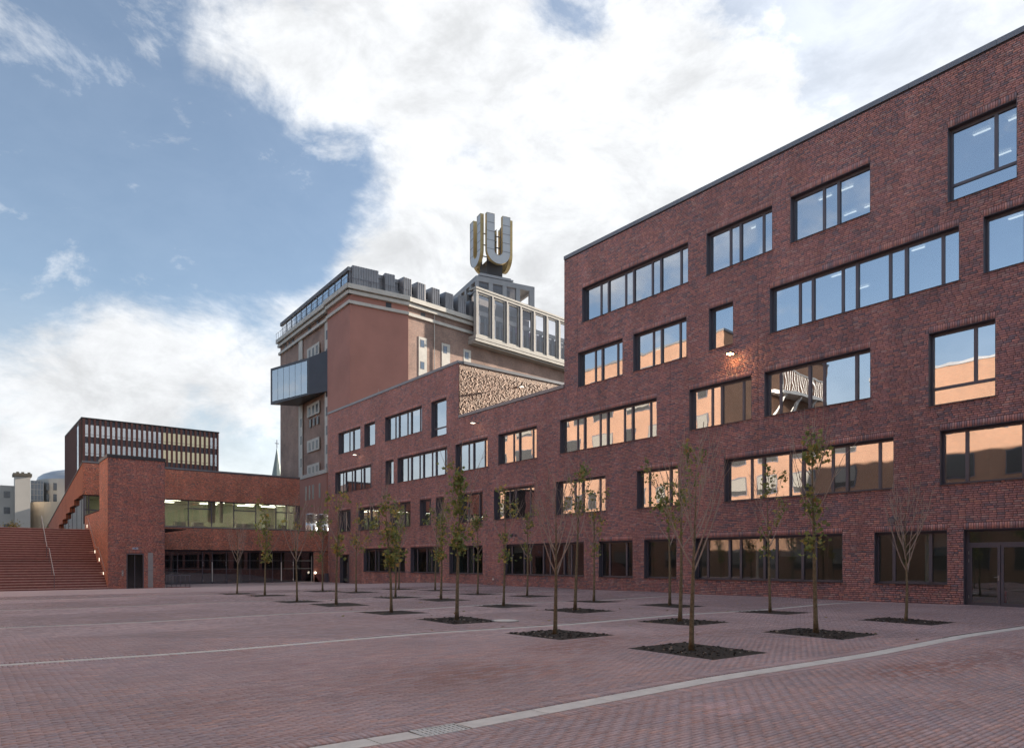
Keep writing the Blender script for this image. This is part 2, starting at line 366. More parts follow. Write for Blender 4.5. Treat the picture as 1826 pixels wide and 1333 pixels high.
# ------------------------------------------------------------------ ground
BANDS = [5.82, 13.62, 21.45, 29.35, 37.2]
def gz(x, y):
    t = np.clip((np.asarray(y, float) - 46) / 14, 0, 1); base = -0.42 * t * t * (3 - 2 * t)
    d = np.min(np.abs(np.asarray(y, float)[..., None] - np.array(BANDS)), axis=-1)
    near = np.clip(1 - d / 3.9, 0, 1) * (np.asarray(y, float) < 41)
    saw = np.abs(((np.asarray(x, float) - 3.75 + 4.5) % 9) - 4.5) / 4.5          # 0 at a gully, 1 midway
    return base - 0.055 * near + 0.045 * near * saw + 0.012
def gzf(x, y): return float(gz(np.array([x]), np.array([y]))[0])
XF = 29.7                                                                        # courtyard facade plane
TREES = [  # x, y, height, kind (b bare, l leafy, s sparse), density, yellow share
    (11.34, 37.0, 3.9, 'b', 0, 0), (11.65, 33.75, 4.3, 'l', 1.2, .3), (10.96, 27.95, 4.1, 'b', .12, .4), (16.0, 37.1, 4.6, 's', .55, .2),
    (11.25, 24.8, 4.5, 's', .6, .65), (16.64, 34.2, 4.6, 's', .6, .6), (10.93, 20.0, 4.1, 'l', 1.1, .35), (15.75, 28.4, 4.4, 'l', .9, .5),
    (20.97, 37.4, 4.8, 's', .5, .3), (21.44, 34.0, 4.9, 's', .5, .3), (16.12, 25.15, 4.5, 'l', .8, .35), (10.85, 16.1, 4.9, 'l', 1.15, .25),
    (20.85, 29.05, 4.6, 's', .6, .2), (15.79, 20.4, 4.5, 's', .45, .4), (21.15, 25.5, 4.2, 's', .4, .3), (10.48, 11.62, 3.5, 'b', 0, 0),
    (16.06, 16.85, 5.3, 's', .5, .3), (20.67, 20.6, 5.0, 's', .55, .25), (20.65, 16.65, 5.2, 's', .7, .2), (15.29, 11.97, 4.8, 's', .8, .25),
    (10.51, 7.94, 3.85, 'b', 0, 0), (20.71, 12.6, 4.7, 's', .6, .3), (15.21, 8.1, 5.05, 'l', .75, .25), (20.25, 8.3, 3.6, 'b', 0, 0)]
PIT = (0.82, 0.95)
pits = [(x + 0.08 - PIT[0], x + 0.08 + PIT[0], y - 0.02 - PIT[1], y - 0.02 + PIT[1]) for x, y, *_ in TREES]
def build_ground():
    big = MB(); big.quad((-700, -300, -1.2), (900, -300, -1.2), (900, 1300, -1.2), (-700, 1300, -1.2))
    g = big.build('ground', M('asphalt', (0.055, 0.053, 0.052), 0.9, nscale=0.6, namt=0.25)); g['kind'] = 'structure'
    under = brick_tex('far_pavers', (0.43, 0.32, 0.325), (0.37, 0.305, 0.325), (0.21, 0.17, 0.175), 0.215, 0.06, 0.005, 0.7, floor=True, patch=0.1)
    def sheet(y0, y1, mat, dz):
        xs = np.arange(-5.85, XF + 0.001, 0.5); xs[-1] = XF + 0.05; ys = np.linspace(y0, y1, int((y1 - y0) / 0.5) + 1)
        X, Y = np.meshgrid(xs, ys); Z = gz(X, Y) + dz
        nx = len(xs); V = np.stack([X, Y, Z], -1).reshape(-1, 3)
        i = (np.arange(len(ys) - 1)[:, None] * nx + np.arange(nx - 1)[None]).ravel()
        me = mesh_np('pavement', V, np.stack([i, i + 1, i + nx + 1, i + nx], 1), None, mat)
        o = bpy.data.objects.new('pavement', me); return put(o)
    pav = sheet(-14, 40.2, joint_m, -0.018); pav['kind'] = 'structure'
    far = sheet(40.2, 70.5, under, 0.0); far['kind'] = 'structure'; far.name = 'far_pavement'
    # pavers: long thin clinkers laid in half bond, courses along X
    W, Lg, J = 0.060, 0.215, 0.0125
    rs = np.random.RandomState(5); lo, hi = [], []
    def row(y0, y1, a, b, ln, ph, hj=0.002):
        n0 = math.floor((a - ph) / ln); n1 = math.ceil((b - ph) / ln)
        u = ph + np.arange(n0, n1 + 1) * ln; p = np.maximum(u, a); q = np.minimum(u + ln, b); ok = q - p > 0.02
        p, q = p[ok] + hj, q[ok] - hj
        lo.append(np.stack([p, np.full(len(p), y0 + J / 2)], 1)); hi.append(np.stack([q, np.full(len(p), y1 - J / 2)], 1))
    half = 0.16
    for bi in range(len(BANDS) + 1):
        ya = -1.0 if bi == 0 else BANDS[bi - 1] + half + 0.215
        yb = 40.2 if bi == len(BANDS) else BANDS[bi] - half - 0.215
        n = int((yb - ya) / W); w = (yb - ya) / n
        for k in range(n):
            y0 = ya + k * w; ym = y0 + w / 2
            for a, b in spans(-4.0, XF, [(p[0], p[1]) for p in pits if p[2] < ym < p[3]]): row(y0, y0 + w, a, b, Lg, (k % 2) * Lg / 2 + 0.004 * math.sin(k) if bi else (k * 0.37 % 1) * Lg, 0.0007 if bi == 0 else 0.002)
    for yb in BANDS:
        row(yb + half, yb + half + 0.215, -4.0, XF, 0.068, 0.0, .004); row(yb - half - 0.215, yb - half, -4.0, XF, 0.068, 0.02, .004)
    lo = np.concatenate(lo); hi = np.concatenate(hi); c = (lo + hi) / 2
    Zc = c @ F2; px = 913 + 1250 * (c @ R2) / np.maximum(Zc, 0.3)
    keep = (Zc > 2.0) & (px > -500) & (px < 2330); lo, hi, c, Zc, px = lo[keep], hi[keep], c[keep], Zc[keep], px[keep]
    pal = 1.74 * np.array([[0.300, 0.208, 0.205], [0.285, 0.207, 0.212], [0.265, 0.203, 0.214], [0.275, 0.218, 0.234], [0.238, 0.196, 0.218], [0.222, 0.194, 0.222], [0.330, 0.214, 0.195], [0.240, 0.160, 0.154]])
    rng = random.Random(11); f1 = smooth_field(c[:, 0], c[:, 1] * 2.2, rng, 0.30); f2 = smooth_field(c[:, 0], c[:, 1] * 2, rng, 0.9)
    x = rs.rand(len(c)); warm = np.clip(0.25 + 0.75 * f1 * f2 * 1.5, 0, 1)
    idx = np.where(x < 0.45 * warm, rs.choice([0, 0, 6, 1, 7], len(c)), np.where(x > 0.45 + 0.5 * (f2), rs.choice([4, 5, 3], len(c)), rs.choice([1, 2, 3, 2], len(c))))
    pal = pal.mean(0) + (pal - pal.mean(0)) * 0.62
    tint = pal[idx] * rs.uniform(0.92, 1.08, (len(c), 1))
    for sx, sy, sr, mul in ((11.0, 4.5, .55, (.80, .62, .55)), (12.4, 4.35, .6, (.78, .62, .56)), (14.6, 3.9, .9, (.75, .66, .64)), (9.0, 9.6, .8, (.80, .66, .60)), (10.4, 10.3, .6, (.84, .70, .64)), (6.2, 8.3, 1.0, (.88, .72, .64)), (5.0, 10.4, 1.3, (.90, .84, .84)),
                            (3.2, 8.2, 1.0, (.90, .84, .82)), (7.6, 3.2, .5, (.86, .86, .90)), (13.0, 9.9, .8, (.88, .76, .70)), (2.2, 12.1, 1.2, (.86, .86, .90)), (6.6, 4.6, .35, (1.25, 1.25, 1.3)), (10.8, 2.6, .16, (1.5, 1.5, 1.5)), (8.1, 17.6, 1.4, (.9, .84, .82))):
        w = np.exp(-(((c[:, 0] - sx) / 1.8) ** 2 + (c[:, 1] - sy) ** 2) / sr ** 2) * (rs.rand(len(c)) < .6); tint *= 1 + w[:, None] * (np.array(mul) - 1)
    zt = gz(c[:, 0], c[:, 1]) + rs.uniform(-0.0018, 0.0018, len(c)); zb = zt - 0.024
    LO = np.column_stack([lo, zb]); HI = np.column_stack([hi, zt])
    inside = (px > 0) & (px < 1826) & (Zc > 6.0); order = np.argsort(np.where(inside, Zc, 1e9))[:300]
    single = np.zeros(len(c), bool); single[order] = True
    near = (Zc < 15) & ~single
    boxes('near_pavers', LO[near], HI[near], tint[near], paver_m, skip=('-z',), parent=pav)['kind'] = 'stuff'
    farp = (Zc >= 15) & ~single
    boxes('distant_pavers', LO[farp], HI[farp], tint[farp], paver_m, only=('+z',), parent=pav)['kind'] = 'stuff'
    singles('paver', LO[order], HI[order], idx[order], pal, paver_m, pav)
    return pav
CACHE = {}
def singles(name, lo, hi, idx, pal, mat, parent):
    """individual pieces: shared mesh data per (size, colour)"""
    for a, b, k in zip(lo, hi, idx):
        s = tuple(np.round(b - a, 3)); key = (name, s, int(k))
        if key not in CACHE:
            h = np.array(s) / 2; V = np.array([[(h[j] if i >> j & 1 else -h[j]) for j in range(3)] for i in range(8)])
            CACHE[key] = mesh_np(name, V, np.array(list(FACES.values())), np.repeat(pal[k][None], 6, 0), mat)
        o = bpy.data.objects.new(name, CACHE[key]); o.location = (a + b) / 2; put(o, parent)
pavement = build_ground()

def build_bands():
    names = ['nearest the camera', 'second from the camera, crossing between the tree pits', 'third from the camera', 'fourth from the camera', 'farthest from the camera, before the stairs']
    for i, yb in enumerate(BANDS):
        t = thing('drain_channel', (12, yb, gzf(12, yb)), 'pale concrete drainage strip in the paving, ' + names[i], 'drainage channel', 'drainage strips across the paving')
        x = -4.0; k = 0
        while x < XF - 0.05:
            x1 = min(x + 1.0, XF)
            if i == 0 and x < 3.75 < x1 + 0.6:
                if x < 3.45: x1 = 3.45
                else: x = 4.0; x1 = 5.0
            mb = MB(); za, zb = gzf(x, yb), gzf(x1, yb); e = 0.006; h0 = 0.006
            mb.prism([(x + e, yb - 0.16), (x1 - e, yb - 0.16), (x1 - e, yb + 0.150), (x + e, yb + 0.150)], min(za, zb) - 0.06, [za + h0, zb + h0, zb - 0.006, za - 0.006])
            mb.build('slab', conc_m, t); x = x1; k += 1
    # gully grate
    z = gzf(3.72, BANDS[0]); t = thing('drain_grate', (3.72, BANDS[0], z), 'small galvanised gully grate let into the nearest concrete strip', 'drain grate')
    fr = MB(); x0, x1, y0, y1 = 3.46, 3.98, BANDS[0] - 0.16, BANDS[0] + 0.15
    for b in ((x0, y0, x1, y0 + .02), (x0, y1 - .02, x1, y1), (x0, y0 + .02, x0 + .02, y1 - .02), (x1 - .02, y0 + .02, x1, y1 - .02)): fr.box(b[0], b[1], z - .05, b[2], b[3], z + .006)
    fr.build('frame', M('galvanised', (0.62, 0.63, 0.63), 0.45, 0.4, nscale=12, namt=0.15), t)
    for i in range(9): MB().box(x0 + .03 + i * .052, y0 + .022, z - .03, x0 + .066 + i * .052, y1 - .022, z + .003).build('bar', MATS['galvanised'], t)
    for i in range(3): MB().box(x0 + .022, y0 + .07 + i * .075, z - .03, x1 - .022, y0 + .09 + i * .075, z + .0015).build('cross_bar', MATS['galvanised'], t)
    MB().box(x0 + .02, y0 + .02, z - .06, x1 - .02, y1 - .02, z - .05).build('gully', M('gully_dark', (.01, .01, .01), .9), t)
    # manhole
    z = gzf(11.86, 15.25); t = thing('manhole_cover', (11.86, 15.25, z), 'round pale manhole cover in the paving beside a tree pit', 'manhole cover')
    def disc(r, za, zb):
        mb = MB(); mb.prism([(11.86 + r * math.cos(a * math.pi / 16), 15.25 + r * math.sin(a * math.pi / 16)) for a in range(32)], za, zb); return mb
    disc(0.40, z - .02, z + .012).build('ring', steel_m, t); disc(0.33, z - .01, z + .02).build('lid', conc_m, t)
build_bands()

# ------------------------------------------------------------------ the long courtyard building
LEVELS = {'A': (18 + 2 / 12, 16 + 1 / 12), 'B': (14 + 4 / 12, 12 + 3 / 12), 'C': (10.5, 8 + 5 / 12), 'D': (6 + 8 / 12, 4 + 7 / 12), 'E': (2 + 10 / 12, 0.75)}
WIN = {'A': [(30.57, 22.74, 'wnwnwnwn'), (21.61, 17.97, 'wnwn'), (17.06, 13.52, 'wnw'), (10.62, 8.39, 'Twn')],
       'B': [(65.0, 60.22, 'wnw'), (59.42, 57.28, 'w'), (55.4, 49.17, 'wnwnwn'), (47.73, 45.53, 'Tw'), (30.93, 27.29, 'wnwn'), (26.49, 22.84, 'wnwn'), (21.46, 20.06, 'w'), (18.09, 10.23, 'wnwnwnwn'), (9.43, 5.8, 'wnwn')],
       'C': [(65.77, 58.01, 'wnwnwnwn'), (55.32, 53.86, 'w'), (53.18, 45.45, 'wnwnwnwn'), (44.28, 40.18, 'wnwn'), (38.93, 34.8, 'wnwn'), (32.55, 24.81, 'wnwnwnwn'), (22.67, 19.05, 'wnwn'), (18.37, 13.51, 'nwnwn'), (11.29, 9.05, 'Twn'), (7.0, 2.0, 'wnwn')],
       'D': [(64.87, 62.27, 'nw'), (60.63, 56.4, 'wnwn'), (54.44, 50.98, 'wnw'), (49.5, 47.78, 'wn'), (47.06, 45.8, 'w'), (43.61, 40.76, 'nwn'), (39.45, 35.03, 'wnwn'), (32.91, 28.62, 'wnwn'), (26.22, 23.37, 'nwn'), (20.56, 12.59, 'wnwnwnwn'), (10.89, 5.6, 'nwwn')],
       'E': [(59.58, 51.91, 'nwnwnwnw'), (50.98, 46.53, 'nwnw'), (45.14, 40.79, 'nwnw'), (38.34, 30.42, 'nwnwnwnw'), (29.17, 26.53, 'nwn'), (25.7, 23.49, 'w'), (22.33, 14.68, 'nwnwnwnw'), (13.35, 10.64, 'nwn'), (4.8, 0.5, 'wnwn')]}
DEEP = {'A': 15 + 4 / 12, 'B': 11.5, 'C': 7 + 8 / 12}
SECT = [(-12.0, 32.16, 20.4), (32.16, 43.84, 12.45), (43.84, 67.46, 16.6)]
def build_main():
    root = thing('school_building', (XF + 7, 28, 0), 'long dark red brick school building stepping from three to five storeys', 'building')
    holes, wins = [], []
    for k, lst in WIN.items():
        for a, b, pat in lst:
            head, sill = LEVELS[k]
            if pat[0] == 'T': sill = DEEP[k]
            wins.append((k, b, a, sill, head, pat)); holes.append((b, a, sill, head))
    doorA = (6.2, 10.08, -0.6, 2.8333); doorB = (62.54, 64.68, -0.6, 2.3333)
    holes += [doorA, doorB]
    # backing wall, roofs, sides, interior
    mb = MB(); P = lambda u, z: (XF + 0.009, u, z)
    for a, b, zt in SECT: wall_plane(mb, a, b, -1.2, zt, holes, P, flip=True)
    wall = mb.build('wall', mortar_m, root)
    body = MB(); D = 17.0
    for i, (a, b, zt) in enumerate(SECT):
        body.quad((XF + .01, a, zt - .5), (XF + D, a, zt - .5), (XF + D, b, zt - .5), (XF + .01, b, zt - .5))
        body.quad((XF + D, a, -1.2), (XF + D, b, -1.2), (XF + D, b, zt), (XF + D, a, zt))
        body.quad((XF + .35, a, zt - .5), (XF + .35, b, zt - .5), (XF + .35, b, zt), (XF + .35, a, zt))
    body.build('roof', roof_m, root)
    ends = MB()
    ends.quad((XF + .02, -12, -1.2), (XF + D, -12, -1.2), (XF + D, -12, 20.4), (XF + .02, -12, 20.4))
    ends.quad((XF + D, 67.46, -1.2), (XF + .02, 67.46, -1.2), (XF + .02, 67.46, 16.6), (XF + D, 67.46, 16.6))
    ends.quad((XF + D, 32.16, 11.9), (XF + .02, 32.16, 11.9), (XF + .02, 32.16, 20.4), (XF + D, 32.16, 20.4))
    ends.build('end_wall', brick_tex('plain_brick', (0.15, 0.047, 0.037), (0.075, 0.04, 0.041), (0.04, 0.03, 0.03)), root)
    it = MB()
    for z in (-0.25, 3.45, 7.28, 11.12, 14.95, 18.78):
        for a, b, zt in SECT:
            if z < zt - 1: it.box(XF + .36, a + .05, z, XF + 7.2, b - .05, z + .28)
    for a, b, zt in SECT: it.quad((XF + 7, a, -.3), (XF + 7, b, -.3), (XF + 7, b, zt - .6), (XF + 7, a, zt - .6))
    for y in (-4.0, 4.9, 11.5, 19.0, 23.1, 32.16, 39.6, 45.3, 48.6, 56.0, 61.5):
        zt = [s[2] for s in SECT if s[0] <= y <= s[1]][-1]; it.box(XF + .4, y - .07, -.2, XF + 7, y + .07, zt - .6)
    it.build('interior', inter_m, root)
    rng = random.Random(3)
    for z, ys in ((18.72, (9.0, 10.2, 14.2, 15.6, 16.6, 20.2)), (14.9, (9.0, 12.5, 16.0, 28.5)), (3.40, (7.6, 9.0, 16.4, 19.8))):
        for y in ys:
            for dx in (2.2, 4.6): MB().box(XF + dx, y - 0.30, z - .05, XF + dx + .10, y + 0.30, z - .02).build('ceiling_light', strip_m, root)
    # brick facing
    sold = [(b, a, h, h + 3 * C) for (k, b, a, s, h, p) in wins] + [(doorA[0], doorA[1], doorA[3], doorA[3] + 3 * C), (doorB[0], doorB[1], doorB[3], doorB[3] + 3 * C)]
    rects = []
    for i, (a, b, zt) in enumerate(SECT):
        inb = lambda h: h[1] > a and h[0] < b
        rects.append(brick_rects(max(a, -8), b, -0.5, zt, [h for h in holes if inb(h)], rng, [s for s in sold if inb(s) and s[0] >= a - .6 and s[1] <= b + .6] if True else ()))
    r = np.concatenate(rects); rs = np.random.RandomState(2)
    tint, idx = brick_tints(r, 7)
    uc, zc = (r[:, 0] + r[:, 1]) / 2, (r[:, 2] + r[:, 3]) / 2                       # rain wash below the sills, lime bloom on the far end
    for (k, b, a, sl_, h, p) in wins:
        w = (uc > b - .1) & (uc < a + .1) & (zc < sl_) & (zc > sl_ - 1.1); e = np.exp(-(sl_ - zc) / .45) * (.5 + .5 * np.sin(uc * 9.0 + sl_ * 7) * np.sin(uc * 3.7))
        tint = np.where(w[:, None], tint * (1 - .20 * e[:, None]), tint)
    bloom = np.clip(np.sin(uc * 2.3) * np.sin(uc * 0.9 + 1) + .35 * np.sin(uc * 7.1), 0, 1) * np.clip((uc - 42) / 6, 0, 1) * np.exp(-np.clip(zc - 1.0, 0, 9) / 2.5)
    tint = tint * (1 + bloom[:, None] * np.array((.45, .42, .32)))
    f = rs.uniform(-0.0025, 0.0015, len(r))
    LO = np.column_stack([XF + f, r[:, 0], r[:, 2]]); HI = np.column_stack([np.full(len(r), XF + .02), r[:, 1], r[:, 3]])
    c = (LO + HI) / 2; Zc = c[:, :2] @ F2; px = 913 + 1250 * (c[:, :2] @ R2) / Zc
    order = np.argsort(np.where((px < 1822) & (c[:, 2] < 6.5) & (c[:, 2] > .1), Zc, 1e9))[:300]; single = np.zeros(len(r), bool); single[order] = True
    boxes('brick_facing', LO[~single], HI[~single], tint[~single], brick_m, skip=('+x',), parent=root)['kind'] = 'stuff'
    singles('brick', LO[order], HI[order], idx[order], RED, brick_m, wall)
    # raised gable wall of rough projecting bricks above the low middle part
    r = brick_rects(XF + .02, XF + 16.9, 12.45, 16.6, [], rng, (), 0.05); t2, _ = brick_tints(r, 9, 0.2)
    pr = np.where(r[:, 2] > 16.15, 0.0, rs.choice([0, .002, .004, .008, .012, .017], len(r)))
    boxes('rough_brick_gable', np.column_stack([r[:, 0], 43.84 - pr, r[:, 2]]), np.column_stack([r[:, 1], np.full(len(r), 43.90), r[:, 3]]), np.array([.25, .155, .110]) * rs.uniform(.6, 1.35, (len(r), 1)), brick_m, skip=('+y',), parent=root)['kind'] = 'stuff'
    gw = MB(); gw.quad((XF + .01, 43.855, 11.9), (XF + 17, 43.855, 11.9), (XF + 17, 43.855, 16.6), (XF + .01, 43.855, 16.6)); gw.build('gable_wall', mortar_m, root)
    # copings
    for a, b, zt in SECT:
        y = max(a, -12)
        while y < b - .05:
            y1 = min(y + 3.0, b); MB().box(XF - .05, y + .004, zt, XF + .42, y1 - .004, zt + .21).build('coping', coping_m, root); y = y1
    x = XF + .43
    while x < XF + 16.9: MB().box(x + .004, 43.79, 16.6, x + 2.996, 44.2, 16.81).build('coping', coping_m, root); x += 3
    MB().box(XF + .43, 31.8, 20.4, XF + 17, 32.2, 20.6).build('coping', coping_m, root)
    # movement joints
    for y, z0, z1 in ((31.0, -.2, 20.4), (18.7, 3.1, 20.4), (23.9, 6.9, 14.2), (43.0, -.2, 12.4), (56.0, -.2, 16.6)):
        segs = spans(z0, z1, [(h[2] - .03, h[3] + 3 * C + .03) for h in holes if h[0] - .1 < y < h[1] + .1])
        for s in segs: MB().box(XF - .004, y - .006, s[0], XF + .004, y + .006, s[1]).build('movement_joint', M('joint_dark', (.02, .017, .017), .9) if 'joint_dark' not in MATS else MATS['joint_dark'], root)
    pass
    glass_door(root, *doorA); steel_door(root, *doorB)
    for y in (57.0, 50.0): MB().tube([(XF + .2, y, 16.8), (XF + .2, y, 17.25)], .012, 6).build('lightning_rod', steel_m, root)
    return root, wins
WR = random.Random(51); blind_in = M('inside_blind', (.34, .34, .33), .7)
def window(root, row, y0, y1, z0, z1, pat):
    """y0 near end, y1 far end; frame set back in the wall, lined with dark metal"""
    fx = XF + 0.27; g = 0.008; fw = 0.075
    m = MB()
    m.box(XF + .006, y1 - .012, z0, fx, y1 + g, z1); m.box(XF + .006, y0 - g, z0, fx, y0 + .012, z1)       # reveal lining
    m.box(XF + .006, y0 + .012, z1 - .012, fx, y1 - .012, z1 + g)
    m.box(fx, y0 - g, z0 - g, fx + .08, y0 + fw, z1 + g); m.box(fx, y1 - fw, z0 - g, fx + .08, y1 + g, z1 + g)
    m.box(fx, y0 + fw, z1 - fw - .05, fx + .08, y1 - fw, z1 + g); m.box(fx, y0 + fw, z0 - g, fx + .08, y1 - fw, z0 + fw)
    w = m.build('window', frame_m, root)
    MB().box(XF - .045, y0 - .03, z0 - .022, fx, y1 + .03, z0 - .001).build('sill', sill_m, w)
    T = pat[0] == 'T'; p = pat[1:] if T else pat
    zb = z0 + fw; zt = z1 - fw - .05; gm = dark_pane_m if row == 'E' else pane_m
    if T:
        zm = z0 + 0.62
        MB().box(fx - .012, y0 + fw, zm, fx + .075, y1 - fw, zm + .11).build('transom', frame_m, w)
        MB().box(fx + .03, y0 + fw, zb, fx + .05, y1 - fw, zm).build('pane', gm, w); zb = zm + .11
    wid = {'w': 1.05, 'n': 0.44}; inner = (y1 - fw) - (y0 + fw); nm = len(p) - 1; mw = .12
    tot = sum(wid[c] for c in p); k = (inner - nm * mw) / tot; y = y1 - fw
    for i, c in enumerate(p):
        d = wid[c] * k; MB().box(fx + .03, y - d, zb, fx + .05, y, zt).build('pane', gm, w)
        q = WR.random()
        if q < (.34 if row == 'E' else .16):
            drop = WR.choice((.25, .45, .8, 1.0)) * (zt - zb); MB().box(fx + .13, y - d, zt - drop, fx + .15, y, zt + .02).build('blind', blind_in, w)
        y -= d
        if i < nm:
            big = (c == 'n' and p[i + 1] == 'w' and p[0] == 'w') or (c == 'w' and p[i + 1] == 'n' and p[0] == 'n')
            MB().box(fx - (.05 if big else .012), y - mw, zb, fx + .075, y, zt).build('mullion', frame_m, w); y -= mw
def glass_door(root, y0, y1, z0, z1):
    fx = XF + .27; zg = gzf(XF, 8) - .02; m = MB()
    m.box(XF + .006, y1 - .012, zg, fx, y1 + .008, z1); m.box(XF + .006, y0, z1 - .012, fx, y1 - .012, z1 + .008)
    m.box(fx, y1 - .10, zg, fx + .09, y1 + .008, z1); m.box(fx, y0, z1 - .09, fx + .09, y1 - .10, z1 + .008); m.box(fx, y0, 2.24, fx + .09, y1 - .10, 2.34)
    m.box(fx, y0 + .1, zg, fx + .09, y1 - .10, zg + .05); m.box(XF + .006, y0 - .008, zg, fx, y0 + .012, z1); m.box(fx, y0 - .008, zg, fx + .09, y0 + .095, z1 - .09)
    d = m.build('entrance_door', frame_m, root, origin=(fx, y1, zg))
    MB().box(fx + .03, y0, 2.34, fx + .05, y1 - .10, z1 - .09).build('fanlight', dark_pane_m, d)
    for a, b in ((y1 - .10, y1 - 1.10), (y1 - 1.12, y1 - 2.12), (y1 - 2.14, y0 + .10)):
        l = MB(); l.box(fx + .005, a - .09, zg + .05, fx + .08, a, 2.24); l.box(fx + .005, b, zg + .05, fx + .08, b + .09, 2.24)
        l.box(fx + .005, b + .09, 2.15, fx + .08, a - .09, 2.24); l.box(fx + .005, b + .09, zg + .05, fx + .08, a - .09, zg + .14); l.build('leaf', frame_m, d)
        MB().box(fx + .03, b + .09, zg + .14, fx + .05, a - .09, 2.15).build('pane', dark_pane_m, d)
    MB().tube([(fx - .01, y1 - 1.04, 1.05), (fx - .07, y1 - 1.04, 1.05), (fx - .07, y1 - .92, 1.05)], .011, 6).build('handle', steel_m, d)
    MB().box(fx - .004, y1 - 1.065, .93, fx + .004, y1 - 1.02, 1.12).build('lock_plate', steel_m, d)
    for z in (.25, 1.6, 1.9): MB().tube([(fx - .012, y1 - .085, z), (fx - .012, y1 - .085, z + .12)], .014, 6).build('hinge', steel_m, d)
def steel_door(root, y0, y1, z0, z1):
    fx = XF + .27; zg = -.44; m = MB()
    m.box(XF + .006, y1 - .012, zg, fx, y1 + .008, z1); m.box(XF + .006, y0, z1 - .012, fx, y1, z1 + .008); m.box(XF + .006, y0 - .008, zg, fx, y0 + .012, z1)
    m.box(fx, y1 - .1, zg, fx + .09, y1 + .008, z1); m.box(fx, y0 - .008, zg, fx + .09, y0 + .1, z1); m.box(fx, y0 + .1, z1 - .1, fx + .09, y1 - .1, z1)
    d = m.build('side_door', frame_m, root, origin=(fx, y1, zg))
    MB().box(fx + .03, y0 + .1, zg, fx + .07, y0 + 1.0, z1 - .1).build('leaf', frame_m, d)
    MB().box(fx + .04, y0 + 1.0, zg + .1, fx + .06, y1 - .1, z1 - .1).build('pane', dark_pane_m, d)
    MB().tube([(fx - .05, y0 + .95, .1), (fx - .05, y0 + .95, 1.6)], .022, 8).build('pull_handle', steel_m, d)
    MB().box(fx + .02, y0 + .2, .95, fx + .029, y0 + .45, 1.25).build('notice', white_m, d)
main, WINS = build_main()
for w in WINS: window(main, *w)

def lamp(x, y, z, lit, label, face='x', big=False):
    t = thing('wall_lamp' if lit else 'floodlight', (x, y, z), label, 'wall lamp' if lit else 'floodlight', 'lit lamps on the brick walls' if lit else 'dark floodlights above the ground floor')
    d = (-1, 0) if face == 'x' else (0, -1); s = (0, 1) if face == 'x' else (1, 0)
    def bx(a0, a1, b0, b1, z0, z1, nm, mt):
        MB().box(x + d[0] * a0 + s[0] * b0, y + d[1] * a0 + s[1] * b0, z + z0, x + d[0] * a1 + s[0] * b1, y + d[1] * a1 + s[1] * b1, z + z1).build(nm, mt, t)
    bx(.003, .05, -.07, .07, -.07, .07, 'wall_plate', frame_m); bx(.05, .42, -.02, .02, -.02, .02, 'arm', frame_m)
    if lit:
        bx(.36, .66, -.13, .13, -.045, .035, 'housing', frame_m); bx(.38, .64, -.11, .11, -.075, -.047, 'diffuser', lamp_m if big else lamp2_m)
        l = bpy.data.lights.new('lamp_bulb', 'POINT'); l.energy = 3.5 if big else 1.2; l.color = (1, .55, .25) if big else (1, .75, .5); l.shadow_soft_size = .06
        lo = bpy.data.objects.new('lamp_bulb', l); lo.location = (x + d[0] * .5, y + d[1] * .5, z - .13); put(lo, t)
    else:
        m = MB(); m.tube([(x + d[0] * .3, y - .02, z + .03), (x + d[0] * .5, y - .02, z - .09)], [.09, .14], 10).build('head', frame_m, t)
        m = MB(); m.tube([(x + d[0] * .50, y - .02, z - .09), (x + d[0] * .51, y - .02, z - .096)], [.12, .12], 10).build('lens', steel_m, t)
lamp(XF, 19.88, 11.67, True, 'glowing orange lamp on the tall facade below the single fourth floor window', big=True)
lamp(XF, 41.27, 11.67, True, 'lit lamp just below the notch in the stepped roofline')
lamp(XF, 60.35, 11.67, True, 'lit lamp on the far end of the long facade under the top windows')
lamp(35.4, 43.84, 15.65, True, 'lit lamp on the rough brick gable above the low roof', face='y')
lamp(XF, 12.48, 3.36, False, 'dark floodlight above the ground floor window beside the glass door')
lamp(XF, 36.96, 3.42, False, 'dark floodlight above the long ground floor window in mid facade')
lamp(XF, 60.39, 3.45, False, 'dark floodlight beside the far steel door')
for y, z, l in ((23.09, .37, 'tiny white outlet box low on the wall behind the forked bare tree'), (39.48, .41, 'tiny white outlet box low on the wall at mid facade')):
    t = thing('outlet_box', (XF, y, z), l, 'outlet box', 'white outlet boxes on the wall base')
    MB().box(XF - .06, y - .06, z - .06, XF - .003, y + .06, z + .06).build('housing', white_m, t); MB().box(XF - .075, y - .045, z - .05, XF - .0605, y + .045, z + .04).build('flap', white_m, t)
def extinguisher():
    x, y = XF + 1.6, 9.25; z = .06; t = thing('fire_extinguisher', (x, y, z), 'red fire extinguisher standing behind the glass entrance door', 'fire extinguisher')
    rm = M('red_enamel', (.45, .02, .02), .35)
    MB().tube([(x, y, z), (x, y, z + .42), (x, y, z + .47), (x, y, z + .50)], [.085, .085, .06, .025], 12).build('cylinder', rm, t, True)
    MB().box(x - .05, y - .015, z + .5, x + .06, y + .015, z + .56).build('valve', frame_m, t); MB().tube([(x + .05, y, z + .53), (x + .12, y, z + .4), (x + .1, y, z + .15)], .012, 6).build('hose', frame_m, t)
extinguisher()

